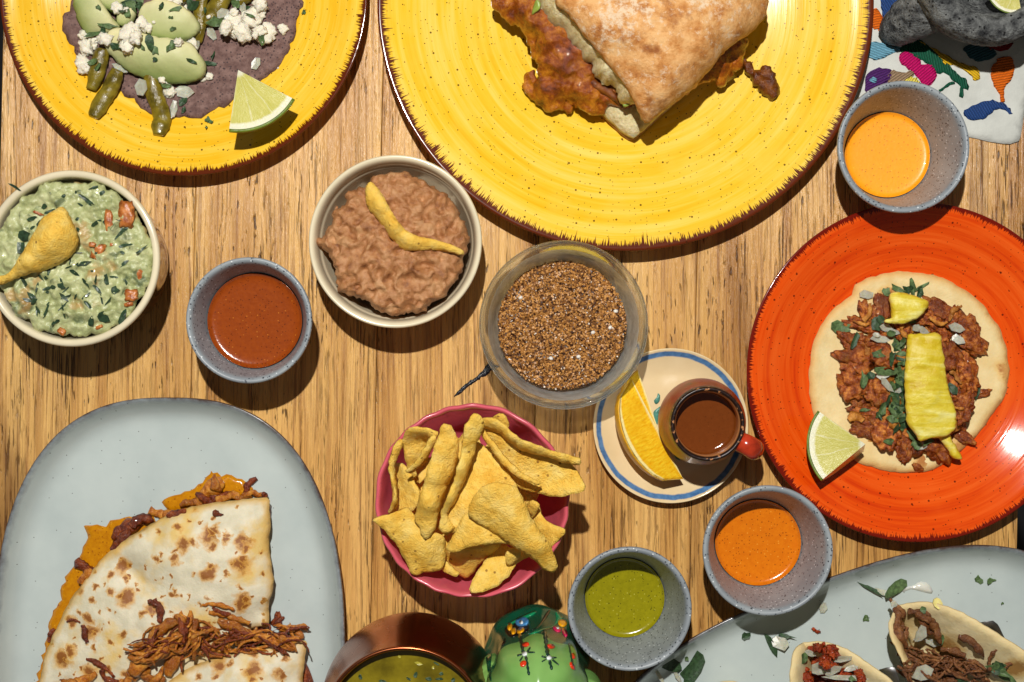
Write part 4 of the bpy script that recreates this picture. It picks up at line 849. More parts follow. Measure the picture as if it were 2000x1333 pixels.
chipo('thin raised chip edge over the folded chip', cz8(mm([(738, 180, 84), (775, 225, 84), (835, 305, 84), (930, 415, 84), (1020, 488, 82), (1128, 545, 80), (1105, 558, 80), (990, 515, 82), (895, 440, 82), (808, 330, 82), (745, 235, 82)])), amp=.0005)
chipo('upper leaf of the folded chip stretching over the pink rim', cz8(mm([(735, 125, 86), (800, 118, 90), (900, 178, 92), (960, 238, 92), (1100, 298, 90), (1210, 338, 88), (1382, 384, 86), (1386, 414, 85), (1330, 418, 83), (1150, 360, 82), (990, 318, 82), (860, 212, 82), (745, 170, 82)])), amp=.0007)
chipo('long narrow chip standing at the top of the heap', cz8(mm([(458, 830, 70), (480, 700, 76), (530, 590, 82), (588, 400, 88), (622, 200, 92), (660, 110, 94), (710, 93, 94), (742, 130, 92), (728, 230, 88), (690, 310, 84), (640, 480, 80), (560, 650, 74), (510, 750, 70), (560, 830, 68), (500, 868, 68)])), cz8(mm([(600, 380, 92), (530, 640, 82)])))
chipo('barrel shaped chip arched along its length on the heap', cz8(mm([(300, 790, 70), (322, 700, 74), (360, 560, 80), (402, 400, 84), (450, 250, 86), (472, 172, 88), (512, 157, 89), (552, 200, 86), (584, 300, 82), (560, 420, 78), (500, 580, 74), (450, 720, 72), (432, 840, 70), (370, 912, 68), (345, 870, 69), (332, 830, 70)])), cz8(mm([(490, 330, 95), (440, 500, 92), (390, 690, 86)])))
chipo('crescent edged chip in the middle of the heap', cz8(mm([(505, 972, 74), (555, 885, 76), (590, 805, 78), (640, 740, 80), (760, 760, 80), (900, 860, 78), (935, 950, 74), (880, 930, 78), (780, 938, 80), (660, 962, 79), (560, 995, 76)])), cz8(mm([(700, 860, 84)])))
chipo('biggest smooth chip on top of the heap', cz8(mm([(658, 760, 84), (678, 640, 88), (740, 570, 92), (840, 540, 94), (960, 575, 92), (1022, 680, 90), (1042, 750, 88), (1120, 870, 86), (1190, 970, 82), (1226, 1080, 78), (1202, 1117, 76), (1150, 1102, 76), (1060, 1022, 78), (900, 922, 80), (800, 850, 82)])), cz8(mm([(860, 690, 100), (960, 820, 96), (1090, 970, 88)])), res=.0018)

# ------------------------------------------------------------------ guacamole
GZ = zoomer(0, 320, 3.603); GUACM = m_guac(); t = thing('guacamole', 'chunky pale green guacamole filling the brown crock', 'guacamole', (GUAC.x, GUAC.y, .022))
ring = [(GUAC.x + .0402 * math.cos(a), GUAC.y + .0402 * math.sin(a)) for a in np.linspace(0, 2 * math.pi, 44, endpoint=False)]
gp = [(1000 + x / kz(.051), 666.5 - y / kz(.051), .0515) for x, y in ring]
g0 = (1000 + GUAC.x / kz(.06), 666.5 - GUAC.y / kz(.06))
sheet('mash', gp, GUACM, .004, [(g0[0], g0[1], .0545), (g0[0] + 60, g0[1] + 40, .054), (g0[0] - 60, g0[1] - 30, .0538), (g0[0] - 40, g0[1] + 70, .054)], res=.00095, jit=.0028, jf=160, amp=.0038, freq=170, oct=4, edge=.006, emin=.1, parent=t, seed=5)
lathe('mash_base', [(0, .0475), (.034, .0478), (.0375, .050), (.0366, .040), (.034, .022), (0, .021)], Vector((GUAC.x, GUAC.y, 0)), GUACM, t, n=48)
TOM = plain('cooked_tomato', C(186, 116, 56), .25, .25, 260, .4, .001, 400, c2=C(146, 72, 26), coat=.3); HERB = plain('dark_herb', C(50, 72, 50), .3, .3, 300, .4, .0006, 500, coat=.3)
for u, v_, L, W, a in ((890, 360, 100, 170, 0), (690, 620, 80, 110, .4), (770, 410, 55, 140, -.1), (985, 770, 100, 130, .1), (925, 925, 80, 80, 0), (225, 1095, 70, 45, .5), (435, 1180, 55, 40, .6), (120, 440, 60, 40, 0), (160, 345, 90, 22, -.2), (700, 1150, 50, 25, -.4), (595, 130, 90, 60, .2), (270, 350, 70, 18, .4), (85, 275, 60, 40, 0), (785, 570, 22, 22, 0), (650, 570, 45, 30, .3), (905, 990, 60, 30, -.3), (340, 100, 50, 25, .1)):
    px, py = GZ([(u, v_)])[0]; k = kz(.056) / 3.603; chunk('tomato_piece', on(px, py, .0008, .9), (L * k * .52, W * k * .52, .0013), TOM, -a, (rnd(-.15, .15), rnd(-.15, .15)), .4, 2.0, 3, t, box=.7, sup=False)
for i in range(78):
    a = rnd(0, 6.283); r = .0345 * math.sqrt(random.random()); x, y = GUAC.x + r * math.cos(a), GUAC.y + r * math.sin(a); k = kz(.056)
    bit('herb_piece', 1000 + x / k, 666.5 - y / k, rnd(6, 28), rnd(3, 10), rnd(0, 3.14), HERB, .0003, .0002, 7, .35, lift=-.0001, parent=t)
for u, v_, L, W, a in ((225, 225, 100, 32, -.4), (330, 235, 90, 18, .5), (600, 245, 130, 18, .6), (170, 510, 110, 70, .2), (150, 590, 60, 90, 0), (262, 205, 70, 56, -.5), (350, 340, 80, 36, -.3), (645, 1110, 50, 70, .3), (740, 1080, 80, 70, 0), (870, 1070, 40, 110, .4), (990, 610, 100, 24, -.7), (665, 170, 70, 20, -.3), (230, 1165, 90, 36, .3), (810, 890, 60, 50, 0), (390, 1115, 70, 26, -.5), (230, 385, 70, 30, -.3), (720, 205, 45, 25, -.6), (865, 470, 40, 30, .5)):
    px, py = GZ([(u, v_)])[0]; bit('herb_piece', px, py, L / 3.603, W / 3.603, a, HERB, .0004, .0004, 8, .3, lift=.0001, parent=t)
o = sheet('corn_chip', GZ(mm([(430, 305, 66), (468, 330, 66), (512, 420, 66), (550, 520, 64), (515, 630, 62), (420, 700, 60), (300, 750, 60), (150, 790, 60), (60, 832, 60), (0, 852, 61), (-40, 862, 61), (-22, 800, 64), (60, 768, 66), (160, 630, 67), (240, 500, 68), (300, 390, 68), (380, 335, 68)])), CHIP, .0017, GZ(mm([(420, 480, 74), (330, 600, 73), (200, 700, 70)])), res=.0015, jit=.0004, amp=.0006, freq=200, edge=.001, seed=2); tag(o, 'folded corn chip stuck in the guacamole', 'chip')

# ------------------------------------------------------------------ refried beans
BZ = zoomer(580, 290, 2.516); BEANM = m_beans(); bo = [(380, 130), (480, 110), (560, 120), (640, 160), (720, 210), (790, 280), (810, 340), (850, 400), (855, 490), (830, 560), (790, 640), (700, 740), (620, 810), (520, 815), (440, 820), (360, 780), (300, 740), (200, 700), (180, 620), (170, 550), (100, 480), (95, 440), (150, 400), (170, 330), (230, 270), (240, 220), (340, 170)]
bcx, bcy = 480, 470
o = sheet('refried_beans', BZ([(bcx + (a - bcx) * .975, bcy + (b - bcy) * .975, .0385) for a, b in bo]), BEANM, .0045, BZ(mm([(480, 470, 43), (350, 400, 42), (600, 380, 42), (400, 620, 42), (620, 620, 42), (480, 250, 41), (720, 480, 41), (260, 560, 41)])), res=.0010, jit=.0022, jf=260, amp=.0062, freq=140, oct=5, ridged=True, edge=.004, emin=.0, seed=11, flat_bottom=.0075)
W_ = np.array([v.co[:] for v in o.data.vertices]); n2 = len(W_) // 2
for i in range(n2, 2 * n2):
    v = o.data.vertices[i].co; dx, dy = v.x + o.location.x - BEANR.x, v.y + o.location.y - BEANR.y; v.x = BEANR.x + dx * .80 - o.location.x; v.y = BEANR.y + dy * .80 - o.location.y
tag(o, 'lumpy brown refried beans in the cream ramekin', 'beans')
for u, v_, s in ((160, 245, 8), (185, 290, 5), (140, 310, 4), (120, 270, 3), (550, 80, 4)):
    px, py = BZ([(u, v_)])[0]; tag(chunk('bean_smear', on(px, py, .0006), (s * S, s * S * .8, .0006), BEANM, rnd(0, 3), sub=2, sup=False), 'small smear of beans on the ramekin rim', 'food scrap', 'bean smears on the ramekin')
o = sheet('corn_chip', BZ(mm([(343, 182, 55), (375, 170, 55), (420, 230, 55), (470, 320, 56), (522, 392, 56), (590, 430, 56), (680, 450, 55), (760, 475, 54), (822, 506, 52), (800, 523, 51), (700, 500, 50), (560, 503, 49), (500, 482, 48), (440, 402, 48), (380, 322, 49), (345, 272, 51)])), CHIP, .0017, BZ(mm([(400, 280, 58), (470, 380, 59), (560, 460, 57)])), res=.0014, jit=.0005, amp=.0006, freq=220, edge=.001, seed=3); tag(o, 'curved corn chip lying across the refried beans', 'chip')
# ------------------------------------------------------------------ blue corn tortilla with avocado
AZ = zoomer(100, 0, 3.846); k0 = 1 / 3.846
o = sheet('blue_corn_tortilla', AZ([(160, -100), (150, 50), (95, 130), (90, 200), (120, 300), (180, 390), (240, 470), (310, 560), (420, 640), (525, 690), (545, 732), (620, 748), (645, 795), (740, 850), (850, 872), (1000, 876), (1090, 886), (1200, 842), (1330, 790), (1440, 700), (1560, 620), (1700, 500), (1780, 400), (1792, 330), (1840, 270), (1852, 150), (1880, 80), (1870, -60), (1700, -260), (1200, -400), (600, -400), (300, -250)]), BLUECORN, .0022, conform=True, lift=.0005, relax=6, res=.0026, jit=.0018, jf=220, amp=.0006, freq=140, edge=.0016, seed=4)
tag(o, 'dark purple corn tortilla on the yellow plate', 'tortilla')
def pepper(label, pts, r):
    w = []
    for i, (u, v, dz) in enumerate(pts):
        px, py = AZ([(u, v)])[0]; g = G(px, py); w.append(Vector((g.x, g.y, g.z + r * .55 + dz)))
    rr = [r * (.75 if i in (0,) else (.55 if i == len(pts) - 1 else 1.0)) for i in range(len(pts))]
    o = tube('pepper_strip', w, rr, PEPPER, n=14, flat=.6, amp=r * .22, freq=150, sub=6, ridged=True); tag(o, label, 'pepper', 'roasted pepper strips on the dark tortilla')
pepper('short olive pepper strip under the cheese at the tortilla edge', [(400, 380, .002), (375, 470, .001), (345, 570, 0), (308, 680, 0)], .0042)
pepper('olive pepper strip reaching onto the plate next to the shorter strip', [(520, 540, .003), (470, 640, .001), (410, 740, 0), (360, 820, 0), (325, 885, 0)], .0042)
pepper('long olive pepper strip pointing onto the plate beside the onion', [(770, 560, .004), (775, 660, .002), (805, 770, .001), (840, 880, 0), (825, 960, 0), (810, 1020, 0)], .0044)
pepper('thin olive pepper strip beside the upper avocado slice', [(1160, -20, .003), (1130, 80, .002), (1125, 180, .001), (1110, 260, .001), (1105, 330, 0)], .0035)
pepper('glossy olive pepper strip beside the onion and cheese', [(1330, -30, .003), (1270, 50, .002), (1215, 130, .001), (1165, 190, .001)], .0046)
pepper('olive pepper strip end above the avocado', [(1000, -40, .004), (980, 0, .003), (960, 40, .002)], .0040)
pepper('olive pepper strip end between onion and cheese', [(1500, -60, .002), (1460, -10, .001), (1400, 30, .001)], .0036)
def avo(label, pts, inner, th=.006, axis=(.15, 1)):
    o = sheet('avocado_slice', AZ(mm(pts)), AVO, th, AZ([(a_, b_, .8 * z_ + .2 * sum(q_[2] for q_ in pts) / len(pts) / 1000) for a_, b_, z_ in mm(inner)]), res=.0017, edge=.0026, emin=.5, amp=.0008, freq=150, jit=.0005, axis=axis, seed=rnd(0, 9)); tag(o, label, 'avocado', 'avocado slices on the dark tortilla')
avo('small avocado slice end between two larger slices', [(495, 150, 11), (530, 90, 13), (600, 50, 14), (640, 110, 13), (600, 205, 11), (540, 185, 10)], [(570, 120, 14)], .005)
avo('avocado slice half hidden behind the herb pile', [(330, -40, 12), (450, -70, 14), (620, -40, 14), (580, 20, 13), (490, 90, 12), (420, 60, 12)], [(470, 0, 15)], .005)
avo('curved avocado slice beside the bare tortilla edge', [(200, -40, 11), (260, -60, 13), (340, -40, 15), (400, 40, 16), (445, 110, 15), (520, 190, 13), (470, 222, 11), (380, 242, 10), (290, 242, 9.5), (240, 150, 9.5), (205, 60, 10)], [(330, 100, 17), (400, 180, 15)], axis=(1, .3))
avo('leaf shaped avocado slice above the widest slice', [(680, 180, 13), (685, 110, 15), (700, 50, 16), (760, 20, 17), (830, 10, 17), (960, 50, 17), (1060, 110, 16), (1122, 190, 14), (1100, 240, 12), (1040, 280, 12), (920, 302, 12), (800, 292, 12), (720, 240, 12)], [(820, 130, 20), (950, 170, 19)])
avo('widest avocado slice with thick green edge below the others', [(435, 340, 11), (450, 245, 14), (520, 222, 15), (640, 250, 16), (760, 300, 17), (900, 322, 17), (1050, 342, 17), (1100, 400, 16), (1162, 480, 14), (1150, 560, 11), (1060, 597, 10), (920, 607, 10), (760, 582, 10), (620, 522, 10), (520, 440, 10)], [(700, 360, 21), (850, 400, 22), (1000, 430, 20), (560, 320, 18)], .006)
onl = lambda nm, lab, grp, l, Z, kk, th=.0014: [tag(bit(nm, *Z([(u, v)])[0], L * kk, W * kk, a, ONION, th * .75, .0006, 6, .2, sup=True), lab, 'onion', grp) for u, v, L, W, a in l]
onl('onion_piece', 'translucent white onion piece on the dark tortilla', 'onion pieces with the avocado', [(695, 670, 100, 130, .2), (525, 520, 120, 66, .5), (1005, 690, 140, 100, .2), (928, 820, 55, 160, .1), (1440, 60, 66, 140, -.3), (1292, 110, 100, 86, .3), (1215, 262, 66, 120, -.4), (1540, 480, 80, 90, .3), (1115, 345, 30, 60, .2)], AZ, k0)
def herbs(lab, grp, l, Z, kk, jl=1.0):
    for e in l:
        u, v = e[:2]; L = e[2] if len(e) > 2 else rnd(50, 85); W = e[3] if len(e) > 3 else rnd(26, 45); a = e[4] if len(e) > 4 else rnd(0, 3.14)
        px, py = Z([(u, v)])[0]; tag(bit('cilantro_piece', px, py, L * kk * jl, W * kk * jl, a, random.choice((CILANTRO, CILANTRO, CILDK)), .00035, rnd(.0004, .0016), 9, .38, lift=.0004, leafy=random.random() < .5), lab, 'cilantro', grp)
herbs('scrap of chopped cilantro scattered over the avocado and dark tortilla', 'cilantro over the avocado', [(360, 60, 45, 30, .6), (830, 50), (940, 70, 100, 36, -.3), (900, 135, 36, 20, 0), (915, 220, 50, 30, -.3), (480, 110), (540, 60, 80, 70), (640, 80, 90, 90), (620, 40, 110, 70), (1070, 50, 110, 80), (1160, 80), (1240, 170, 110, 70, -.4), (430, 200, 120, 40, 0), (330, 260, 140, 40, -.2), (390, 235), (490, 355, 120, 46, .1), (740, 330, 110, 70), (780, 380, 80, 70), (690, 360, 70, 30), (905, 350, 60, 90, .3), (930, 330), (785, 450, 46, 30), (1060, 468, 64, 34, .3), (1200, 485, 90, 34, .1), (1220, 420, 20, 80, .4), (260, 480, 50, 30), (320, 465, 80, 50, 0), (350, 515, 30, 70), (1490, 100, 70, 24, .4), (1500, 70), (990, 765, 70, 50, -.6), (998, 830, 40, 60, .2), (1190, 915, 60, 40, .4), (1900, 95, 40, 30), (1395, 45, 70, 60), (660, 10, 90, 80), (580, 105, 70, 60), (700, 75, 60, 90), (1180, 895, 40, 24), (1170, 960, 20, 26), (960, 320, 50, 20, 1)], AZ, k0)
def cheese(l, Z, kk):
    for u, v, s in l:
        px, py = Z([(u, v)])[0]; r = s * kk * S * .5; tag(chunk('cheese_crumble', on(px, py, r * .7, .3), (r * rnd(.95, 1.2), r * rnd(.8, 1.05), r * .75), CHEESE, rnd(0, 3), (rnd(-.4, .4), rnd(-.4, .4)), .55, 2.0, 3 if s > 40 else 2, box=.45), 'crumbled white fresh cheese lump on the dark tortilla' if s < 80 else 'large white fresh cheese lump on the dark tortilla', 'cheese', 'cheese crumbles over the avocado')
cheese([(500, 65, 80), (565, 75, 40), (600, 260, 150), (560, 340, 100), (640, 290, 90), (690, 185, 100), (735, 215, 60), (250, 270, 70), (320, 300, 70), (390, 250, 80), (412, 300, 90), (270, 365, 110), (325, 350, 50), (245, 475, 100), (250, 520, 80), (900, 20, 110), (980, 35, 50), (950, 10, 60), (1010, 312, 120), (1070, 335, 70), (960, 320, 60), (860, 640, 120), (900, 700, 80), (835, 605, 50), (1375, 200, 160), (1440, 250, 130), (1320, 215, 100), (1510, 150, 140), (1560, 90, 100), (1575, 40, 100), (1620, 265, 130), (1570, 240, 80), (1375, 95, 55), (1745, 225, 66), (1165, 555, 50), (1120, 580, 40), (772, 170, 26), (430, 385, 34), (1040, 80, 60), (1185, 130, 34), (1535, 265, 50), (1700, 510, 20)], AZ, k0)
herbs('scrap of cilantro stuck on a white cheese lump', 'cilantro on the cheese', [(870, 645, 90, 36, .05), (1585, 300, 46, 80, .2), (1500, 120, 80, 24, .5)], AZ, k0)

# ------------------------------------------------------------------ sandwich
SZ = zoomer(940, 0, 3.3333)
cen = P(1275, 60, .03); t = thing('sandwich', 'crusty bread sandwich with fried meat on the large yellow plate', 'sandwich', (cen.x, cen.y, .0068))
bb = sheet('bottom_bread', SZ(mm([(780, 742, 8.4), (870, 830, 8.4), (955, 904, 8.4), (985, 908, 8.4), (1060, 850, 8.4), (1180, 740, 8.4), (1312, 625, 8.4), (1500, 430, 8.4), (1700, 200, 8.4), (1790, 60, 8.4), (1700, -200, 8.4), (1300, -400, 8.4), (800, -420, 8.4), (400, -260, 8.4), (330, -60, 8.4), (420, 180, 8.4), (600, 500, 8.4)])), CRUMB, .0125, res=.003, jit=.0006, amp=.0012, freq=260, edge=.0016, emin=.75, parent=t)
bc = sheet('bottom_crust', SZ(mm([(770, 738, 8.0), (868, 838, 8.0), (955, 912, 8.0), (992, 914, 8.0), (1066, 856, 8.0), (1186, 746, 8.0), (1320, 630, 8.0), (1508, 436, 8.0), (1706, 206, 8.0), (1796, 60, 8.0), (1700, -206, 8.0), (1300, -406, 8.0), (800, -426, 8.0), (392, -260, 8.0), (324, -60, 8.0), (412, 190, 8.0), (590, 510, 8.0)])), CRUST, .003, res=.004, edge=.001, emin=.9, parent=t)
meatL = sheet('fried_meat', SZ(mm([(70, -20, 26), (130, 90, 22), (200, 150, 20), (270, 190, 20), (310, 290, 20), (335, 370, 19), (375, 395, 20), (380, 480, 18), (375, 530, 16), (345, 462, 14), (295, 495, 12), (268, 580, 11), (350, 662, 11), (430, 722, 12), (505, 712, 13), (585, 742, 11), (602, 712, 12), (545, 650, 16), (640, 692, 18), (760, 752, 17), (802, 735, 19), (835, 690, 22), (1000, 690, 22), (1000, 500, 24), (800, 250, 26), (500, -20, 30), (250, -160, 28)])), MILA, .0028, SZ(mm([(330, 100, 34), (450, 250, 32), (480, 400, 30), (560, 480, 27), (430, 560, 22), (400, 620, 17), (640, 600, 26), (800, 620, 24), (250, 30, 30)])), res=.0012, jit=.0016, jf=260, amp=.0036, freq=120, oct=6, edge=.002, emin=.4, parent=t, seed=8)
sheet('fried_meat', SZ(mm([(420, 60, 34), (520, 160, 34), (545, 300, 32), (580, 350, 30), (700, 480, 29), (840, 580, 28), (900, 650, 27), (930, 700, 26), (860, 660, 26), (720, 560, 27), (640, 500, 27), (560, 420, 28), (520, 330, 28), (440, 180, 31)])), MILADK, .003, res=.0016, jit=.0015, amp=.003, freq=180, oct=4, edge=.002, parent=t, seed=9)
sheet('fried_meat', SZ(mm([(1310, 600, 22), (1400, 560, 22), (1500, 520, 20), (1535, 566, 17), (1600, 540, 16), (1645, 500, 16), (1640, 470, 17), (1690, 440, 17), (1700, 370, 18), (1735, 275, 19), (1700, 255, 22), (1600, 300, 26), (1450, 400, 28), (1300, 500, 28)])), MILA, .0024, SZ(mm([(1560, 440, 24)])), res=.0018, jit=.0014, jf=300, amp=.002, freq=150, oct=4, edge=.002, parent=t, seed=10)
HAM = plain('ham', C(216, 158, 116), .35, .1, 200, .3, .001, 300, sss=.2); sheet('ham_slice', SZ(mm([(1300, 590, 30), (1310, 610, 29), (1340, 620, 29), (1365, 585, 29), (1395, 575, 29), (1412, 530, 30), (1410, 510, 32), (1350, 500, 34), (1290, 560, 34)])), HAM, .002, res=.0015, jit=.0005, parent=t)
LET = plain('lettuce', C(150, 172, 74), .35, .15, 200, .3, .001, 300, sss=.2)
sheet('lettuce_leaf', SZ(mm([(330, 95, 38), (345, 30, 40), (360, 0, 42), (385, 20, 42), (380, 60, 42), (350, 85, 39)])), LET, .001, res=.001, parent=t); sheet('lettuce_leaf', SZ(mm([(920, 680, 34), (970, 678, 34), (935, 700, 33)])), LET, .001, res=.0012, parent=t)
crum = sheet('top_crumb', SZ(mm([(355, -10, 34), (400, 90, 33), (440, 150, 33), (530, 205, 33), (545, 265, 33), (620, 320, 32), (700, 420, 32), (740, 500, 31), (800, 560, 31), (850, 580, 31), (900, 650, 31), (1005, 712, 31), (1035, 775, 31), (1065, 790, 31), (1290, 610, 31), (1440, 470, 31), (1540, 340, 31), (1690, 220, 31), (1790, 80, 31), (1700, -200, 31), (1300, -400, 31), (700, -400, 31), (300, -220, 34)])), CRUMB, .020, res=.0014, jit=.0024, jf=330, amp=.0026, freq=330, oct=4, edge=.0075, emin=.12, parent=t, seed=3)
# crust: thick, domed, with rounded shoulder except along the cut
sheet('top_crust', SZ(mm([(480, -10, 56), (560, 85, 55), (640, 185, 54), (760, 335, 52), (850, 440, 51), (905, 510, 50), (980, 630, 48), (1040, 770, 44), (1062, 796, 42), (1090, 785, 40), (1190, 705, 38), (1300, 622, 37), (1450, 482, 36), (1560, 342, 36), (1720, 225, 36), (1832, 112, 37), (1846, 20, 38), (1800, -150, 38), (1500, -380, 38), (1000, -460, 42), (560, -300, 50)])), CRUST, .0046, SZ(mm([(760, 120, 62), (960, 260, 61), (1120, 480, 56), (1300, 330, 60), (1500, 180, 58), (1640, 80, 54), (1000, 20, 63), (1180, 620, 50), (1400, 60, 62), (1100, -150, 62), (1100, 680, 47), (1330, 540, 48), (1480, 380, 50), (1620, 240, 49), (1740, 110, 47)])), res=.0022, jit=.0006, amp=.0009, freq=110, oct=3, edge=.005, emin=.25, parent=t, seed=6)
o = sheet('fried_meat_scrap', SZ(mm([(1700, 380, 13), (1740, 385, 13), (1770, 425, 14), (1805, 455, 14), (1842, 450, 17), (1832, 420, 19), (1890, 432, 19), (1915, 520, 17), (1942, 570, 14), (1925, 640, 12), (1880, 642, 12), (1800, 590, 12), (1745, 500, 12)])), MILADK, .003, SZ(mm([(1850, 530, 15), (1790, 510, 13)])), res=.0010, jit=.0016, jf=330, amp=.0034, freq=160, oct=5, edge=.0015, emin=.4, flat_bottom=.0092); tag(o, 'loose dark fried meat scrap lying beside the sandwich', 'meat')

# ------------------------------------------------------------------ open pork taco on the orange plate
OZ = zoomer(1560, 520, 3.03); QZ = zoomer(1590, 560, 3.603); k1 = 1 / 3.603
CORN = m_spotty('corn_tortilla', C(226, 200, 142), C(236, 214, 160), C(226, 184, 110), C(170, 100, 40), 45, .64, .65, yellow=C(228, 196, 130), edgec=C(214, 170, 100), edgew=.004)
o = sheet('corn_tortilla', OZ([(330, 110), (430, 62), (560, 38), (700, 40), (850, 70), (960, 130), (1070, 210), (1140, 300), (1200, 390), (1226, 470), (1232, 560), (1242, 640), (1220, 760), (1150, 868), (1060, 990), (960, 1090), (860, 1160), (740, 1216), (600, 1220), (480, 1200), (350, 1160), (200, 1040), (95, 900), (66, 780), (60, 640), (76, 500), (112, 380), (200, 260), (312, 172), (318, 140)]), CORN, .0026, conform=True, lift=.0006, relax=6, res=.0026, jit=.0008, jf=200, amp=.0007, freq=90, edge=.0016, emin=.3, seed=12)
tag(o, 'pale corn tortilla topped with chopped pork on the orange plate', 'tortilla')
def shred(name, u, v, L, W, a, mat, lab, cat, grp, Z, kk, r0=1.0, bend=.3, lift=0.0, n=8):
    """one meat shred or slab following what lies below"""
    px, py = Z([(u, v)])[0]; L *= kk; W *= kk; m = 5; pts = []; rr = []; rad = W * S * .5 * r0; b = rnd(-bend, bend)
    for i in range(m):
        s_ = (i / (m - 1) - .5) * L; off = b * L * (1 - (2 * i / (m - 1) - 1) ** 2)
        g = G(px + s_ * math.cos(a) - off * math.sin(a), py + s_ * math.sin(a) + off * math.cos(a)); pts.append(g); rr.append(rad * (.5 if i in (0, m - 1) else rnd(.85, 1.1)))
    md = sorted(p.z for p in pts)[m // 2]
    for p in pts: p.z = min(max(p.z, md - .0025), md + .0035)
    zs_ = [p.z for p in pts]; ms = sorted(zs_)[-2]; out = [Vector((p.x, p.y, max(p.z, ms * .6 + p.z * .4) + rad * .45 + lift)) for p in pts]
    o = tube(name, out, rr, mat, n=n, flat=.55, amp=rad * .75, freq=.42 / rad, sub=5); tag(o, lab, cat, grp); return o
PL = 'seasoned brown pork piece heaped on the open corn tortilla'; PG_ = 'chopped pork on the open taco'
def pork(u, v, L, W, a, m, sb):
    px, py = QZ([(u, v)])[0]; k = k1 * S * .56; h = min(.0042, W * k * .55)
    tag(chunk('pork_piece', on(px, py, h, .35), (L * k, W * k, h), m, -a, (rnd(-.25, .25), rnd(-.25, .25)), .62, 1.5, sb, box=.25, oct=5), PL, 'pork', PG_)
for i in range(46):  # hidden and half-hidden pieces that make the bed of the heap
    a = rnd(0, 6.283); r = math.sqrt(random.random()); u, v = 660 + 380 * r * math.cos(a), 680 + 480 * r * math.sin(a)
    if u < 640 and v > 1050 or (u > 1000 and v < 240): continue
    pork(u, v, rnd(110, 190), rnd(60, 110), rnd(0, 3.14), random.choice((PORK, PORK, PORK2)), 3)
for u, v, L, W, a in ((345, 160, 150, 66, 1.35), (420, 195, 130, 50, 1.75), (485, 135, 185, 95, 1.6), (330, 270, 210, 80, .35), (290, 400, 230, 110, .5), (300, 520, 240, 150, .1), (480, 500, 150, 120, .9), (270, 690, 180, 150, 1.2), (330, 800, 150, 100, .3), (440, 740, 190, 150, 1.0), (400, 890, 280, 95, .05), (360, 1010, 170, 95, .3), (480, 1040, 160, 110, 1.2), (610, 1070, 200, 120, 1.3), (640, 1160, 130, 80, 1.9), (860, 1130, 190, 150, .6), (870, 160, 220, 95, .55), (970, 210, 140, 66, -1.0), (830, 250, 180, 90, .3), (740, 220, 120, 80, .5), (620, 300, 160, 90, 1.3), (1075, 290, 180, 120, 1.3), (1110, 400, 190, 110, .5), (900, 330, 140, 90, 1.4), (950, 500, 190, 130, 1.2), (1050, 530, 210, 110, 1.1), (1080, 640, 200, 120, 1.3), (980, 680, 180, 110, .9), (1140, 760, 170, 50, -.2), (1000, 800, 150, 100, 1.0), (1050, 850, 170, 100, 1.9), (1010, 960, 230, 80, 1.5), (1050, 1060, 130, 60, .4)):
    pork(u, v, L, W, a, PORK, 4)
for u, v, L, W, a in ((290, 945, 100, 80, 0), (330, 250, 120, 30, .2), (555, 950, 110, 80, .8), (360, 180, 130, 34, 1.9), (640, 310, 120, 34, 1.2), (980, 190, 130, 40, -1.0), (990, 640, 120, 30, .8), (870, 230, 130, 34, .3), (1000, 830, 110, 26, .5)):
    shred('pork_piece', u, v, L, W, a, PORK2, 'paler shredded pork strand on the open corn tortilla', 'pork', PG_, QZ, k1, 1, .25, .0008)
tag(chunk('pork_crumb', on(*QZ([(725, 1270)])[0], .0012), (.0032, .0018, .0014), PORK, -.4, sub=3, amp=.4), 'small pork crumb alone near the tortilla edge on the orange plate', 'pork')
onl('onion_piece', 'white onion piece among the pork on the orange plate', 'onion on the open taco', [(500, 290, 110, 66, .2), (460, 372, 140, 60, .1), (720, 290, 80, 56, .3), (765, 318, 80, 50, .4), (975, 290, 110, 60, .3), (985, 372, 100, 70, .6), (490, 620, 120, 60, -.3), (510, 690, 130, 50, .8), (570, 730, 90, 46, .2), (755, 1120, 60, 66, .1), (365, 60, 120, 60, .3), (560, 322, 60, 36, .3), (425, 340, 60, 40, .2), (600, 690, 70, 40, 1.2)], QZ, k1)
lst = [(185, 285, 140, 95, .1), (290, 375, 40, 130, .4), (430, 265, 60, 110, .2), (455, 230, 50, 60), (345, 650, 50, 120, .1), (390, 630, 66, 66), (470, 870, 50, 130, .5), (450, 905, 30, 80), (500, 590, 150, 60, .1), (530, 330, 60, 50), (690, 10, 40, 160, -.2), (740, 45, 50, 130, .3), (500, 36, 60, 60, .6), (585, 15, 130, 46, .5), (655, 25, 60, 80, -.5), (760, 0, 120, 26, -.5), (970, 722, 80, 80, .3), (1150, 740, 30, 110, .3), (520, 1090, 40, 70), (710, 1110, 60, 90), (450, 480, 80, 40, .2), (350, 868, 80, 26, -.1), (520, 800, 30, 110, .3), (680, 240, 80, 46, .3), (445, 470, 70, 50), (800, 1085, 90, 50), (690, 1040, 60, 90)]
herbs('chopped cilantro leaf scattered on the pork of the open taco', 'cilantro on the open taco', lst, QZ, k1)
herbs('chopped cilantro leaf in the heap along the long pineapple slice', 'cilantro heap beside the pineapple', [(rnd(540, 650), rnd(340, 1020), rnd(60, 110), rnd(30, 56)) for _ in range(46)], QZ, k1)
def pine(lab, pts, z, inner=(), th=.0045):
    o = sheet('pineapple_slice', QZ([(a, b, z) for a, b in pts]), PINE, th, QZ(inner), res=.0015, jit=.0006, amp=.0008, freq=170, oct=4, edge=.0016, emin=.6, seed=rnd(0, 9)); tag(o, lab, 'pineapple', 'pineapple on the open taco')
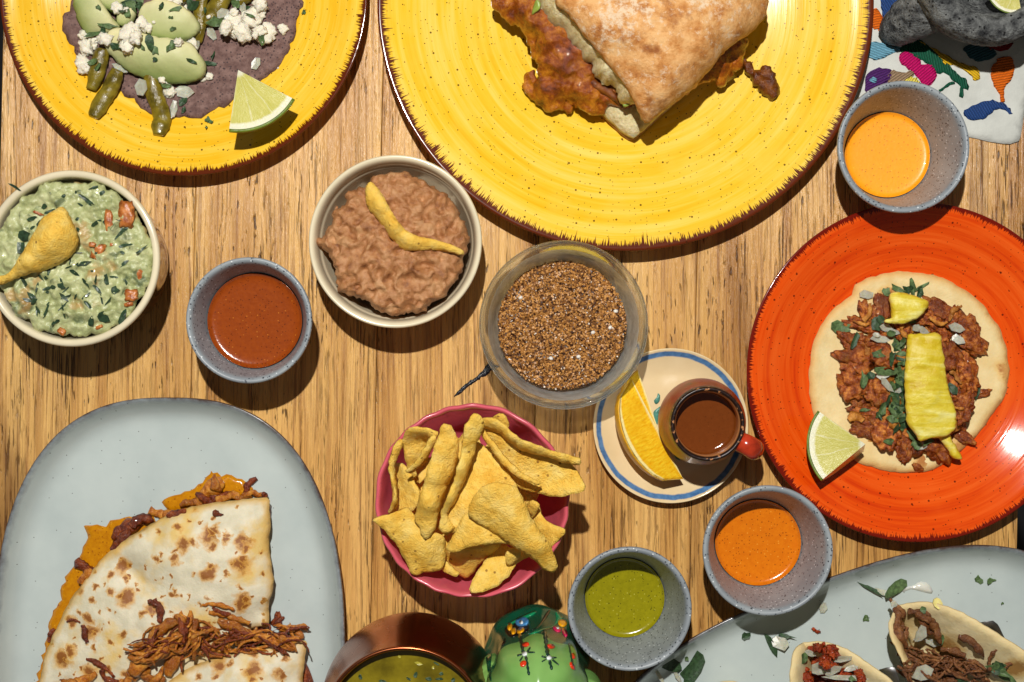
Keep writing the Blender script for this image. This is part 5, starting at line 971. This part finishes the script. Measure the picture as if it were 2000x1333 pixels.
pine('pineapple tip sticking out beneath the long pineapple slice', [(870, 1050), (930, 1020), (965, 1090), (1000, 1140), (1032, 1212), (970, 1205), (930, 1140)], .017)
pine('long upright yellow pineapple slice across the pork', [(655, 345), (700, 338), (760, 340), (840, 325), (882, 350), (886, 420), (902, 520), (916, 640), (942, 760), (975, 850), (990, 950), (972, 1010), (905, 1056), (820, 1060), (742, 1086), (710, 1040), (650, 950), (640, 800), (634, 650), (645, 520), (650, 430)], .0235, [(770, 500, .0255), (800, 750, .026), (820, 950, .0245)])
pine('small triangular yellow pineapple piece above the long slice', [(530, 55), (580, 44), (680, 70), (795, 108), (797, 136), (740, 202), (640, 250), (560, 263), (488, 246), (490, 232), (540, 220), (535, 140)], .021, [(640, 150, .0225)])

# ------------------------------------------------------------------ lime wedges on the plates
# lime wedge by the dark tortilla: cross-cut face up, core at the top of the photo
g = G(540, 225); zt = g.z + .021
p = P(465, 137, zt + .004); e = P(510, 240, zt - .003)
citrus('lime_wedge', 'pale green lime wedge on the yellow plate beside the dark tortilla', 'lime', frame(p, e - p, (.05, .16, 1)), 125 * kz(zt), math.radians(-31), math.radians(38), .020, LIMEPEEL, LIMEF)
g = G(1630, 860); zt = g.z + .020; p = P(1690, 868, zt + .004); e = P(1600, 868, zt)
citrus('lime_wedge', 'lime wedge with a second cut side leaning on the orange plate taco', 'lime', frame(p, e - p, (-.18, .28, 1)), 112 * kz(zt), math.radians(-37), math.radians(40), .019, LIMEPEEL, LIMEF)

# ------------------------------------------------------------------ quesadilla
KZ = zoomer(60, 900, 3.079); k2 = 1 / 3.079
SAUCEP = m_sauce('orange_grease', C(206, 138, 10), C(176, 106, 6), C(130, 60, 8), C(224, 164, 40), .14, 700)
def puddle(lab, pts):
    o = sheet('sauce_smear', KZ(pts), SAUCEP, .0006, conform=True, lift=.0001, res=.0025, jit=.0022, jf=300, edge=.002, emin=.1, seed=rnd(0, 9)); tag(o, lab, 'sauce')
puddle('orange sauce pool along the quesadilla edge on the grey plate', [(310, 390), (400, 385), (480, 368), (620, 328), (740, 340), (760, 420), (620, 560), (500, 700), (420, 860), (330, 1000), (280, 1200), (240, 1450), (20, 1450), (62, 1230), (100, 1080), (110, 950), (175, 860), (205, 700), (290, 580), (345, 440)])
puddle('thin orange sauce smear by the quesadilla corner on the grey plate', [(790, 250), (900, 200), (1030, 130), (1085, 58), (1150, 88), (1295, 120), (1330, 240), (1100, 290), (900, 310), (830, 295)])
FLOUR = m_spotty('flour_tortilla', C(208, 200, 172), C(226, 217, 190), C(208, 152, 66), C(132, 70, 20), 110, .47, .5, yellow=C(224, 184, 84), edgec=C(212, 168, 84), edgew=.0035)
t = thing('quesadilla', 'toasted flour tortilla quesadilla with chicken on the grey plate', 'quesadilla', (P(240, 1300, .01).x, P(240, 1300, .01).y, .0078))
low = [(490, 560), (600, 470), (730, 400), (830, 342), (950, 300), (1250, 252), (1415, 236), (1432, 400), (1440, 650), (1420, 900), (1400, 1050), (1610, 1080), (1625, 1300), (1620, 1600), (100, 1600), (80, 1340), (120, 1160), (190, 1000), (310, 770), (400, 650)]
sheet('bottom_tortilla', KZ([(a, b, .0084) for a, b in low]), FLOUR, .0022, res=.004, jit=.0006, edge=.001, parent=t)
fil = sheet('filling_bed', KZ(mm([(520, 540, 11), (740, 380, 11), (950, 290, 11), (1410, 240, 11), (1420, 500, 11), (1420, 980, 11), (1600, 1090, 11), (1600, 1550, 11), (150, 1550, 11), (150, 1200, 11), (300, 800, 11)])), CHICKDK, .004, res=.003, amp=.003, freq=200, edge=.004, parent=t)
sheet('top_tortilla', KZ(mm([(510, 530, 17), (600, 460, 16), (730, 390, 16), (830, 330, 17), (950, 288, 18), (1100, 260, 18), (1250, 240, 18), (1422, 225, 18), (1428, 300, 19), (1442, 400, 19), (1428, 460, 20), (1436, 560, 20), (1452, 660, 20), (1458, 740, 20), (1432, 860, 19), (1426, 992, 18), (1330, 1010, 17), (1240, 1200, 15), (900, 1560, 15), (0, 1560, 14), (58, 1330, 13), (100, 1150, 13), (170, 990, 13), (228, 860, 13), (300, 760, 13), (380, 650, 14), (450, 575, 14)])), FLOUR, .0022,
      KZ(mm([(560, 560, 15.5), (640, 660, 16), (720, 740, 19), (620, 520, 20), (740, 640, 23), (900, 500, 25), (1100, 500, 26), (1300, 450, 25), (1000, 700, 27), (1250, 700, 27), (1380, 780, 24), (700, 900, 24), (480, 760, 19), (420, 900, 20), (560, 1050, 23), (350, 1080, 19), (800, 1050, 24), (1100, 920, 24), (400, 1250, 20), (250, 1150, 17), (880, 390, 23)])), res=.0024, jit=.0007, jf=260, amp=.0013, freq=90, oct=3, edge=.0014, emin=.4, parent=t, seed=7)
sheet('folded_tortilla', KZ(mm([(1652, 1085, 21), (1500, 1100, 21), (1300, 1130, 21), (1100, 1190, 21), (980, 1240, 21), (860, 1310, 21), (790, 1400, 20), (800, 1600, 20), (1640, 1600, 20), (1642, 1450, 20), (1636, 1300, 20), (1650, 1180, 21)])), FLOUR, .0022, KZ(mm([(1300, 1300, 27), (1480, 1230, 26), (1100, 1350, 26)])), res=.0024, jit=.0006, amp=.0011, freq=90, edge=.0014, emin=.4, parent=t, seed=17)
CG = 'chicken shreds on the quesadilla'; CL = 'orange brown chicken shred between the quesadilla layers'
def chick(u, v, L, W, a, m=None, lab=CL, lift=.0006): shred('chicken_shred', u, v, L, W, a, m or CHICKEN, lab, 'chicken', CG, KZ, k2, 1, .22, lift)
for u, v, L, W, a in ((800, 1150, 330, 90, -.5), (760, 1200, 300, 80, -.45), (850, 1110, 260, 70, -.7), (900, 1200, 220, 70, -.9), (700, 1120, 240, 66, -.5), (820, 1040, 260, 60, -.6), (930, 1040, 260, 52, 1.3), (975, 1010, 230, 50, 1.5), (1000, 1060, 240, 46, 1.55), (900, 1000, 150, 44, 1.2), (1350, 1060, 360, 60, .1), (1400, 1100, 380, 60, .05), (1300, 1110, 280, 60, -.1), (1480, 1050, 280, 46, .15), (1100, 1120, 220, 34, .3), (1150, 1090, 200, 26, -.2), (1200, 1060, 180, 24, -.4), (1540, 1070, 160, 44, .3), (620, 1290, 200, 50, -.4), (560, 1320, 170, 50, -.9), (700, 1300, 240, 50, .1), (760, 1280, 120, 34, -.9), (300, 1300, 200, 60, -.3), (260, 1330, 140, 60, .4), (1130, 880, 200, 26, .15), (1200, 940, 260, 34, .25), (1250, 1000, 260, 50, .3)):
    chick(u, v, L, W, a)
for i in range(90):
    u = rnd(660, 1600); v = 1080 + rnd(-60, 90) + (1100 - u) * .05; chick(u, v, rnd(90, 230), rnd(9, 24), rnd(-.8, .8) if u > 1000 else rnd(-1.2, .2), random.choice((CHICKEN, CHICKDK, CHICKEN)))
DK = 'dark reddish chicken shred on the quesadilla'
for u, v, L, W, a in ((1470, 960, 110, 34, -1.2), (1500, 985, 110, 34, -1.0), (420, 1245, 200, 30, .6), (480, 1290, 120, 36, .6), (330, 1040, 110, 36, 1.4), (260, 972, 80, 16, .1), (765, 900, 150, 46, 1.4), (740, 850, 60, 26, .8), (1150, 900, 120, 26, .3), (1135, 310, 60, 40, .5), (915, 1010, 160, 30, 1.4), (955, 1040, 200, 30, 1.5)):
    chick(u, v, L, W, a, CHICKDK, DK, .0004)
EG = 'chicken spilling from the quesadilla edge'; EL = 'chicken piece spilling out of the quesadilla edge'
for u, v, L, W, a, m in ((1080, 170, 190, 90, -.6, CHICKEN), (1120, 210, 200, 60, -.1, CHICKDK), (1000, 245, 160, 60, -.2, CHICKEN), (1190, 220, 150, 50, -.3, CHICKEN), (1320, 165, 150, 36, -1.0, CHICKDK), (1290, 205, 130, 40, -.4, CHICKEN), (1130, 130, 110, 50, 1.3, CHICKEN), (780, 310, 130, 60, .15, CHICKEN), (880, 315, 120, 40, -.3, CHICKDK), (950, 265, 90, 40, 0, CHICKEN), (600, 420, 220, 70, -.5, CHICKDK), (540, 470, 160, 70, -.9, CHICKDK), (680, 375, 150, 50, -.3, CHICKDK), (330, 640, 140, 80, .9, CHICKDK), (345, 690, 100, 60, -1.1, CHICKEN), (1340, 215, 120, 30, -.05, CHICKEN), (1050, 230, 120, 50, .7, CHICKDK), (130, 1050, 90, 30, -1.2, CHICKDK), (1400, 215, 60, 40, -1.2, CHICKDK)):
    shred('chicken_shred', u, v, L, W, a, m, EL, 'chicken', EG, KZ, k2, 1, .2, .0004)

# ------------------------------------------------------------------ folded tacos in their rack
TZ = zoomer(1280, 940, 2.778); k3 = 1 / 2.778
TORT = m_spotty('soft_taco_tortilla', C(222, 204, 156), C(234, 218, 172), C(204, 166, 96), C(160, 112, 50), 60, .62, .6, yellow=C(216, 188, 128), edgec=C(226, 204, 150))
rk = thing('taco_rack', 'bent steel taco rack standing on the grey tray', 'rack', (P(1850, 1330, .02).x, P(1850, 1330, .02).y, .0078))
sheet('rack_fold', TZ(mm([(1755, 768, 36), (1790, 762, 38), (1832, 757, 38), (1856, 775, 37), (1890, 840, 34), (2050, 1150, 30), (1900, 1250, 12), (1760, 1000, 12), (1700, 850, 14)])), STEEL, .001, res=.005, parent=rk, edge=.0004)
sheet('rack_fold', TZ(mm([(1215, 1022, 30), (1250, 1012, 33), (1298, 1008, 34), (1330, 1090, 34), (1380, 1200, 34), (1360, 1300, 14), (1290, 1250, 12), (1240, 1120, 12)])), STEEL, .001, res=.004, parent=rk, edge=.0004)
def taco_shell(lab, walls):
    p0 = P(*TZ([walls[0][1][0][:2]])[0], .02); t = thing('folded_taco', lab, 'taco', (p0.x, p0.y, .0085))
    for nm, pts, inn in walls: sheet(nm, TZ(mm(pts)), TORT, .0022, TZ(mm(inn)), res=.0024, jit=.0005, amp=.0008, freq=110, edge=.0012, emin=.5, parent=t, seed=rnd(0, 20))
    return t
taco_shell('soft folded taco filled with brown shredded meat', [
    ('tortilla_half', [(1262, 800, 40), (1275, 740, 36), (1310, 690, 30), (1340, 760, 18), (1370, 870, 13), (1440, 1010, 12), (1520, 1200, 12), (1450, 1230, 40), (1390, 1090, 52), (1330, 960, 52), (1285, 870, 46)], [(1330, 900, 30)]),
    ('tortilla_half', [(1300, 690, 26), (1340, 668, 29), (1400, 655, 32), (1480, 654, 36), (1560, 672, 42), (1650, 704, 47), (1760, 765, 50), (1880, 840, 53), (2000, 918, 55), (2120, 1010, 55), (2160, 1200, 50), (1900, 1260, 12), (1600, 1250, 11), (1470, 1040, 12), (1390, 880, 13), (1340, 780, 16)], [(1480, 740, 28), (1600, 820, 33), (1760, 900, 38), (1900, 1000, 40), (1480, 880, 15), (1600, 1020, 15)])])
taco_shell('soft folded taco filled with red crumbled sausage', [
    ('tortilla_half', [(728, 1100, 44), (732, 1000, 42), (748, 925, 38), (795, 880, 32), (830, 930, 20), (850, 1010, 14), (880, 1120, 12), (900, 1200, 12), (760, 1200, 40)], [(790, 1010, 32)]),
    ('tortilla_half', [(790, 882, 30), (830, 872, 32), (880, 868, 34), (965, 882, 38), (1040, 912, 42), (1110, 955, 45), (1205, 1022, 48), (1290, 1090, 50), (1340, 1200, 48), (1100, 1250, 14), (920, 1180, 12), (860, 1040, 13), (825, 940, 18)], [(920, 960, 26), (1050, 1040, 32), (960, 1100, 16)])])
taco_shell('soft folded taco beside the green salsa bowl, only its edge visible', [('tortilla_half', [(300, 1110, 30), (345, 1090, 34), (400, 1084, 36), (455, 1092, 36), (520, 1130, 36), (500, 1250, 14), (360, 1250, 12), (310, 1180, 20)], [(400, 1160, 26)])])
for i in range(120):
    u = rnd(1370, 1800); v = 930 + (u - 1370) * .30 + rnd(-40, 130)
    shred('shredded_meat', u, v, rnd(60, 170), rnd(9, 24), rnd(-.6, .9), CARN, 'brown shredded meat strand inside the folded taco', 'meat', 'meat in the folded taco', TZ, k3, 1, .3, .001)
for u, v, L, W, a in ((1330, 800, 180, 46, 1.35), (1350, 840, 130, 40, 1.5), (1300, 690, 120, 40, 1.0), (1420, 740, 140, 50, .5), (1470, 770, 140, 50, .7), (1450, 720, 120, 40, .6), (1500, 810, 110, 40, 1.2), (1310, 740, 120, 36, 1.2), (1700, 890, 180, 40, .7), (1820, 960, 120, 26, -.9), (1870, 1000, 130, 26, -.2), (1600, 920, 160, 40, .3)):
    shred('shredded_meat', u, v, L, W, a, CARN, 'brown shredded meat strand inside the folded taco', 'meat', 'meat in the folded taco', TZ, k3, 1, .2, .002)
for i in range(130):
    u, v = (rnd(870, 985), rnd(880, 1010)) if i % 3 == 0 else (rnd(815, 1110), rnd(1010, 1130))
    px, py = TZ([(u, v)])[0]; r = rnd(.0009, .0026); tag(chunk('sausage_crumb', on(px, py, r, .15), (r * 1.2, r * .85, r * .8), CHORIZO, rnd(0, 3), (rnd(-.5, .5), rnd(-.5, .5)), amp=.8, freq=1.8, sub=3, oct=4), 'red crumbled sausage bit inside the folded taco', 'sausage', 'sausage in the folded taco')
onl('onion_piece', 'white onion piece on the brown shredded meat of the folded taco', 'onion on the shredded meat taco', [(1400, 800, 60, 110, .2), (1290, 665, 34, 40, .2), (1430, 840, 70, 30, -.6), (1490, 870, 90, 40, .3), (1455, 1045, 120, 80, -.2), (1850, 1050, 70, 40, .2), (1660, 1080, 60, 30, .1)], TZ, k3)
onl('onion_piece', 'white onion piece on the red sausage of the folded taco', 'onion on the sausage taco', [(850, 980, 80, 90, .4), (1000, 960, 40, 120, 1.5), (960, 1030, 110, 50, -.5), (1015, 1055, 210, 30, -.05), (1050, 1005, 90, 36, -.4), (830, 925, 60, 40, .3)], TZ, k3)
onl('onion_piece', 'white onion scrap fallen on the grey tray', 'onion scraps on the tray', [(908, 685, 40, 56, .1), (670, 870, 100, 70, .2), (1225, 600, 110, 36, .2), (20, 1050, 26, 120, -.5), (120, 1060, 24, 90, -.5)], TZ, k3)
EGG = plain('pale_sauce_drop', C(220, 218, 206), .12, .04, 200, coat=.4, sss=.2); o = sheet('sauce_drop', TZ([(1390, 570), (1440, 545), (1485, 560), (1500, 610), (1480, 645), (1420, 650), (1385, 620)]), EGG, .0012, conform=True, lift=.0001, res=.002, edge=.004, emin=.1); tag(o, 'pale sauce drop beside the taco tip on the grey tray', 'sauce')
tag(bit('corn_kernel', *TZ([(1445, 610)])[0], 18, 20, 0, plain('corn_yellow', C(222, 208, 130), .3, .1, 300, sss=.2), .0012, .0002, 8, .1), 'pale yellow kernel in the sauce drop by the taco', 'corn')
herbs('cilantro scrap on the folded taco of brown meat', 'cilantro on the shredded meat taco', [(1450, 695, 40, 30), (1545, 850, 60, 40), (1860, 1020, 130, 70, .4), (1900, 1060, 110, 60, .7), (1830, 1000, 60, 60), (1660, 1085, 60, 30)], TZ, k3)
herbs('cilantro scrap on the folded taco of red sausage', 'cilantro on the sausage taco', [(805, 950, 36, 66, .1), (1035, 1040, 40, 30)], TZ, k3)
herbs('cilantro scrap fallen on the grey tray', 'cilantro scraps on the tray', [(492, 840, 50, 42), (685, 950, 40, 130, -.4), (700, 835, 90, 30, .1), (1140, 742, 34, 36), (1225, 620, 140, 20, .5), (1360, 615, 130, 60, -.5), (1340, 640, 60, 40), (1752, 535, 56, 44, .5), (1820, 540, 50, 36, -.5), (1880, 662, 14, 14), (200, 1020, 90, 190, .5), (90, 1000, 110, 100), (168, 962, 30, 24)], TZ, k3)
# ------------------------------------------------------------------ render settings
SC.render.engine = 'CYCLES'
SC.cycles.max_bounces = 10; SC.cycles.transparent_max_bounces = 16
